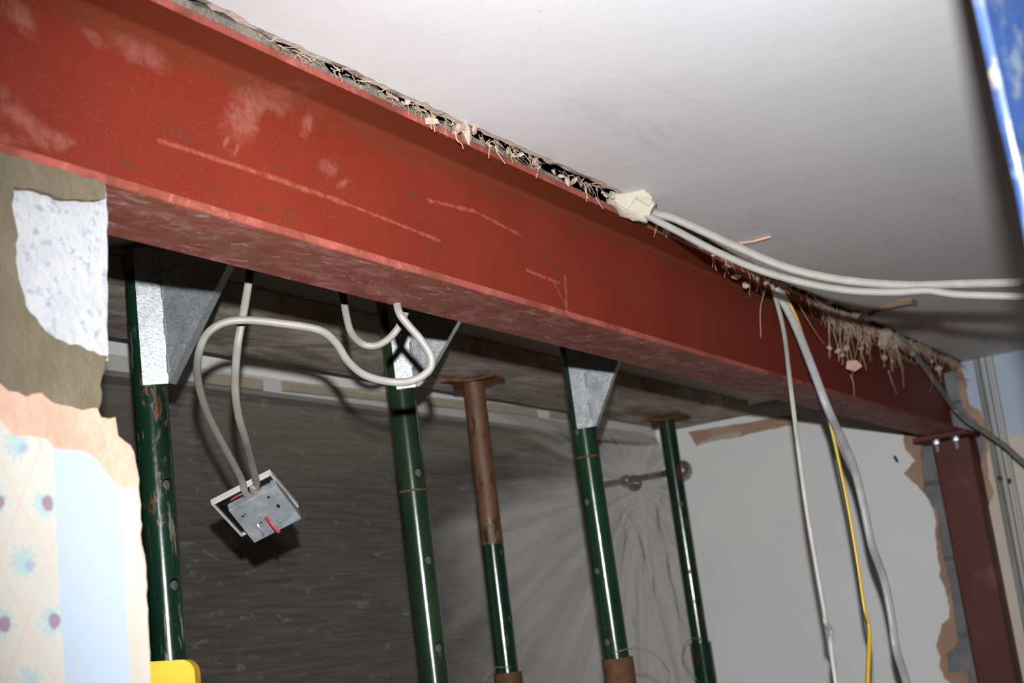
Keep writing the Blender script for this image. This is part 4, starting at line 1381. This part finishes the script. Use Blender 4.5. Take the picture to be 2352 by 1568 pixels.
small = [(912, 228), (925, 238), (935, 235), (985, 265), (994, 278), (1125, 335), (1165, 348), (1180, 358), (1195, 355), (1232, 372), (1236, 385), (1272, 396), (1288, 404), (1318, 416), (1334, 424), (1345, 434), (1385, 442), (1392, 448), (1408, 452), (1508, 520), (1530, 528), (1612, 565), (1640, 585), (1668, 612), (1740, 640), (1760, 648), (1890, 700), (1905, 695), (1940, 725), (1975, 770), (1983, 785), (1978, 800), (1992, 795), (1925, 805), (1905, 798), (1935, 815), (1945, 800), (2030, 820), (2048, 830), (2060, 700), (2095, 812), (2140, 830), (2155, 845), (2160, 855)]
rn = random.Random(11)
for i, (x, y) in enumerate(small):
    k = rn.uniform(.7, 1.35) * (.0052 if x < 1500 else .0068)
    o = lump(at(x, y, tb(x, y, YF - rn.uniform(.002, .010))), (k * rn.uniform(.8, 1.9), k * .45, k * rn.uniform(.6, 1.2)), 200 + i)
    if x < 1420: lb, gr = 'small plaster crumb in the gap over the beam left of the masking tape', 'crumbs left of the masking tape'
    elif x < 1800: lb, gr = 'small plaster crumb in the hair between masking tape and hanging cables', 'crumbs between tape and hanging cables'
    elif x < 2000: lb, gr = 'small plaster crumb in the long hair just right of the yellow wire', 'crumbs right of the yellow wire'
    else: lb, gr = 'small plaster crumb near the dark cable where the beam nears the wall', 'crumbs by the dark cable'
    tag(o, lb, 'plaster', gr)


def hair(mb_, p, d, L, r, rn, seg=6, curl=.25, droop=.6):
    pts = [p]; d = d.normalized()
    for i in range(seg):
        d = (d + Vector((rn.uniform(-1, 1), rn.uniform(-1, 1), rn.uniform(-1, 1))) * curl + Vector((0, 0, -droop / seg))).normalized()
        q = pts[-1] + d * (L / seg)
        q.z = min(q.z, ZC + .006)
        if q.z < ZC - .001: q.y = min(q.y, YF - .0015)
        pts.append(q)
    mb_.sweep(pts, r * 2, r * 2, 3, Vector((.3, .8, .2)), 2, taper=lambda s: 1 - .6 * s)


def fringe(name, ranges, label):
    mb_ = MB(); rn = random.Random(hash(label) % 1000 if False else len(label))
    for (x0, x1, cnt, Lmin, Lmax, droop, r) in ranges:
        for k in range(cnt):
            x = rn.uniform(x0, x1)
            # follow the ceiling edge
            y = None
            for (xa, ya), (xb, yb) in zip(edge_px[:-1], edge_px[1:]):
                if xa <= x <= xb: y = ya + (yb - ya) * (x - xa) / (xb - xa)
            if y is None: y = 850
            y += rn.uniform(4, 16)
            p = at(x, y, tb(x, y, YF - rn.uniform(.0, .008)))
            p.z = min(p.z, ZC + .004)
            cl = mnoise.noise(Vector((x * .045, Lmax * 10, 3))) + .5 * mnoise.noise(Vector((x * .013, 1, 8)))
            if cl < -.08 and rn.random() < .85: continue
            L = (Lmin + (Lmax - Lmin) * rn.random() ** 2.0) * (.7 + max(0, cl) * 1.6)
            d = Vector((rn.uniform(-1, 1) * .9, -.25 + rn.uniform(-.4, .2), rn.uniform(-1, .5) - droop))
            hair(mb_, p, d, L, r * rn.uniform(.7, 1.3), rn, 6, .33, droop)
    o = mb_.build(name, M['fibre'], recenter=False)
    tag(o, label, 'plaster hair', kind='stuff')
    return o


fringe('plaster_hair', [(600, 900, 70, .006, .022, .1, .0007), (870, 1410, 260, .006, .024, .3, .0007), (900, 1410, 10, .022, .045, .8, .0008)], 'wispy straw-coloured plaster hair along the gap left of the masking tape')
fringe('plaster_hair', [(1500, 1680, 70, .006, .022, .3, .0007), (1650, 1800, 240, .012, .040, .5, .0008), (1655, 1770, 5, .05, .09, 1, .0008), (1800, 1900, 60, .008, .03, .4, .0008)], 'matted plaster hair at the ceiling edge above the hanging cables')
fringe('plaster_hair', [(1850, 2000, 330, .02, .085, .8, .0007), (1890, 1995, 60, .05, .12, 1.3, .0009), (2000, 2080, 130, .03, .10, 1.0, .0007)], 'thick tangle of plaster hair dangling in front of the beam right of the yellow wire')
fringe('plaster_hair', [(2060, 2200, 520, .010, .045, .25, .0007), (2060, 2160, 8, .05, .09, 1, .0009)], 'brown mat of plaster hair where the beam meets the end wall')

# a few single long strands
sing = [[(1045, 300), (1050, 322), (1060, 330), (1064, 342)], [(1138, 336), (1143, 352), (1150, 362), (1160, 376)], [(985, 268), (988, 284), (992, 297)], [(1368, 452), (1375, 465), (1385, 480)], [(1635, 590), (1640, 605), (1646, 622)],
        [(1757, 665), (1748, 700), (1746, 730), (1748, 775)], [(1835, 700), (1865, 750), (1893, 790)], [(1953, 860), (1960, 880), (1962, 910)], [(2040, 850), (2050, 880), (2060, 905)], [(2062, 820), (2072, 850), (2076, 890)], [(2135, 850), (2142, 880), (2135, 900)], [(1975, 800), (1985, 830), (1990, 850)]]
mb_ = MB()
for k, px in enumerate(sing):
    mb_.sweep(crom([at(x, y, tb(x, y, YF - .012)) for x, y in px], 5), .0021, .0021, 5, taper=lambda s: 1 - .5 * s)
tag(mb_.build('plaster_hair', M['fibre'], recenter=False), 'single long strands of plaster hair hanging over the beam face', 'plaster hair', kind='stuff')

mb_ = MB(); rn = random.Random(5)
for x, y in small + [(1960, 838), (2033, 778), (1988, 742)]:
    ye = None
    for (xa, ya), (xb, yb) in zip(edge_px[:-1], edge_px[1:]):
        if xa <= x <= xb: ye = ya + (yb - ya) * (x - xa) / (xb - xa)
    if ye is None or y - ye < 24: continue
    for k in range(2):
        x0 = x + rn.uniform(-14, 10)
        P = [(x0, ye + 10 + (x0 - x) * .45), ((x0 + x) / 2 + rn.uniform(-7, 7), (ye + 10 + y) / 2), (x + rn.uniform(-2, 2), y), (x + rn.uniform(-6, 6), y + rn.uniform(12, 30))]
        mb_.sweep(crom([at(a_, b_, tb(a_, b_, YF - .011)) for a_, b_ in P], 5), .0018, .0018, 4, taper=lambda q: 1 - .4 * q)
tag(mb_.build('plaster_hair', M['fibre'], recenter=False), 'strands of plaster hair threaded through the dangling crumbs', 'plaster hair', kind='stuff')

# lifted flap of ceiling paper
fpx = [(1995, 722), (2020, 704), (2060, 690), (2095, 684), (2108, 692)]
up_ = [onZ(x, y, ZC - .001) for x, y in fpx]
dn_ = [at(x, y + dy_, tc(x, y + dy_) - dt_) for (x, y), dy_, dt_ in zip(fpx, (2, 10, 14, 14, 8), (.002, .03, .045, .04, .02))]
vs_ = []; fs = []
for a, b in zip(up_, dn_): vs_ += [a, a.lerp(b, .5) + Vector((0, .004, -.004)), b]
for i in range(4):
    for k in range(2):
        fs.append((i * 3 + k, (i + 1) * 3 + k, (i + 1) * 3 + k + 1, i * 3 + k + 1))
o = MB().add(vs_, fs).build('lifted_flap', M['plaster_dull'], ceil)
so = o.modifiers.new('solid', 'SOLIDIFY'); so.thickness = .002
# splinter stuck to the ceiling
a = onZ(1690, 560, ZC - .002); b = onZ(1770, 543, ZC - .004)
o = MB().sweep([a, a.lerp(b, .5) + Vector((0, 0, -.002)), b], .0045, .003, 6).build('lath_splinter', M['plaster_pink'])
tag(o, 'thin pinkish lath splinter stuck to the ceiling above the cables', 'splinter')

# ------------------------------------------------------------------ blue post close to the camera
TP = .74
pa = at(2231, 0, TP); pb_ = at(2351, 560, TP)
dxy = Vector((pa.x - CAM.x, pa.y - CAM.y, 0))
px_, py_ = (pa.x + pb_.x) / 2, (pa.y + pb_.y) / 2
rt = Vector((R_.x, R_.y, 0)).normalized(); fw = Vector((F_.x, F_.y, 0)).normalized()
rt.rotate(Matrix.Rotation(.72, 3, 'Z')); fw.rotate(Matrix.Rotation(.72, 3, 'Z'))
lean = (pa - pb_) / (pa.z - pb_.z)
o0 = pa + lean * (0.0 - pa.z); o1 = pa + lean * (ZC - .001 - pa.z)
ring = [(0, -.001), (0, -.0042), (.0018, -.006), (.219, -.006), (.22, -.005), (.22, -.001), (.219, 0), (.001, 0)]
vs_ = []; fs = []
K = 60
for i in range(K + 1):
    c = o0.lerp(o1, i / K)
    for k, (u_, v_) in enumerate(ring):
        j = .0012 * mnoise.noise(Vector((i * .7, k * 3.1, 0)))
        if k in (0, 1, 7) and abs(c.z - at(2322, 440, TP).z) < .03: j += .0022
        vs_.append(c + rt * (u_ + j) + fw * v_)
for i in range(K):
    for k in range(8):
        fs.append((i * 8 + k, i * 8 + (k + 1) % 8, (i + 1) * 8 + (k + 1) % 8, (i + 1) * 8 + k))
fs += [tuple(range(8)), tuple(K * 8 + k for k in range(8))]
bp = MB().add(vs_, fs).build('timber_post', M['blue_post'], smooth=True, angle=35)
tag(bp, 'blue painted post spattered with cream, close to the camera at right', 'post')

# ------------------------------------------------------------------ yellow rounded end beside the wall stub
TY = 1.45
ya = at(300, 1500, TY); yb_ = at(452, 1518, TY)
rt = Vector((R_.x, R_.y, 0)).normalized(); fw = Vector((F_.x, F_.y, 0)).normalized()
wd = (yb_ - ya).dot(rt)
zt_ = at(400, 1511, TY).z
ctr_ = Vector(((ya.x + yb_.x) / 2, (ya.y + yb_.y) / 2, 0))
P = []
hw = wd / 2; rr = .014
for cx_, a0 in ((hw - rr, 0), (-hw + rr, 90)):
    for k in range(7):
        a = math.radians(a0 + 90 * k / 6)
        P.append((cx_ + rr * math.cos(a), zt_ - rr + rr * math.sin(a) - .0025 * (cx_ > 0)))
P += [(-hw, .001), (hw, .001)]
yo = MB().poly([ctr_ + rt * a + Vector((0, 0, b)) - fw * .012 for a, b in P], fw * .024).build('yellow_board', M['yellow'], bevel=.004)
tag(yo, 'yellow round-cornered board standing up beside the wallpapered wall stub', 'board')
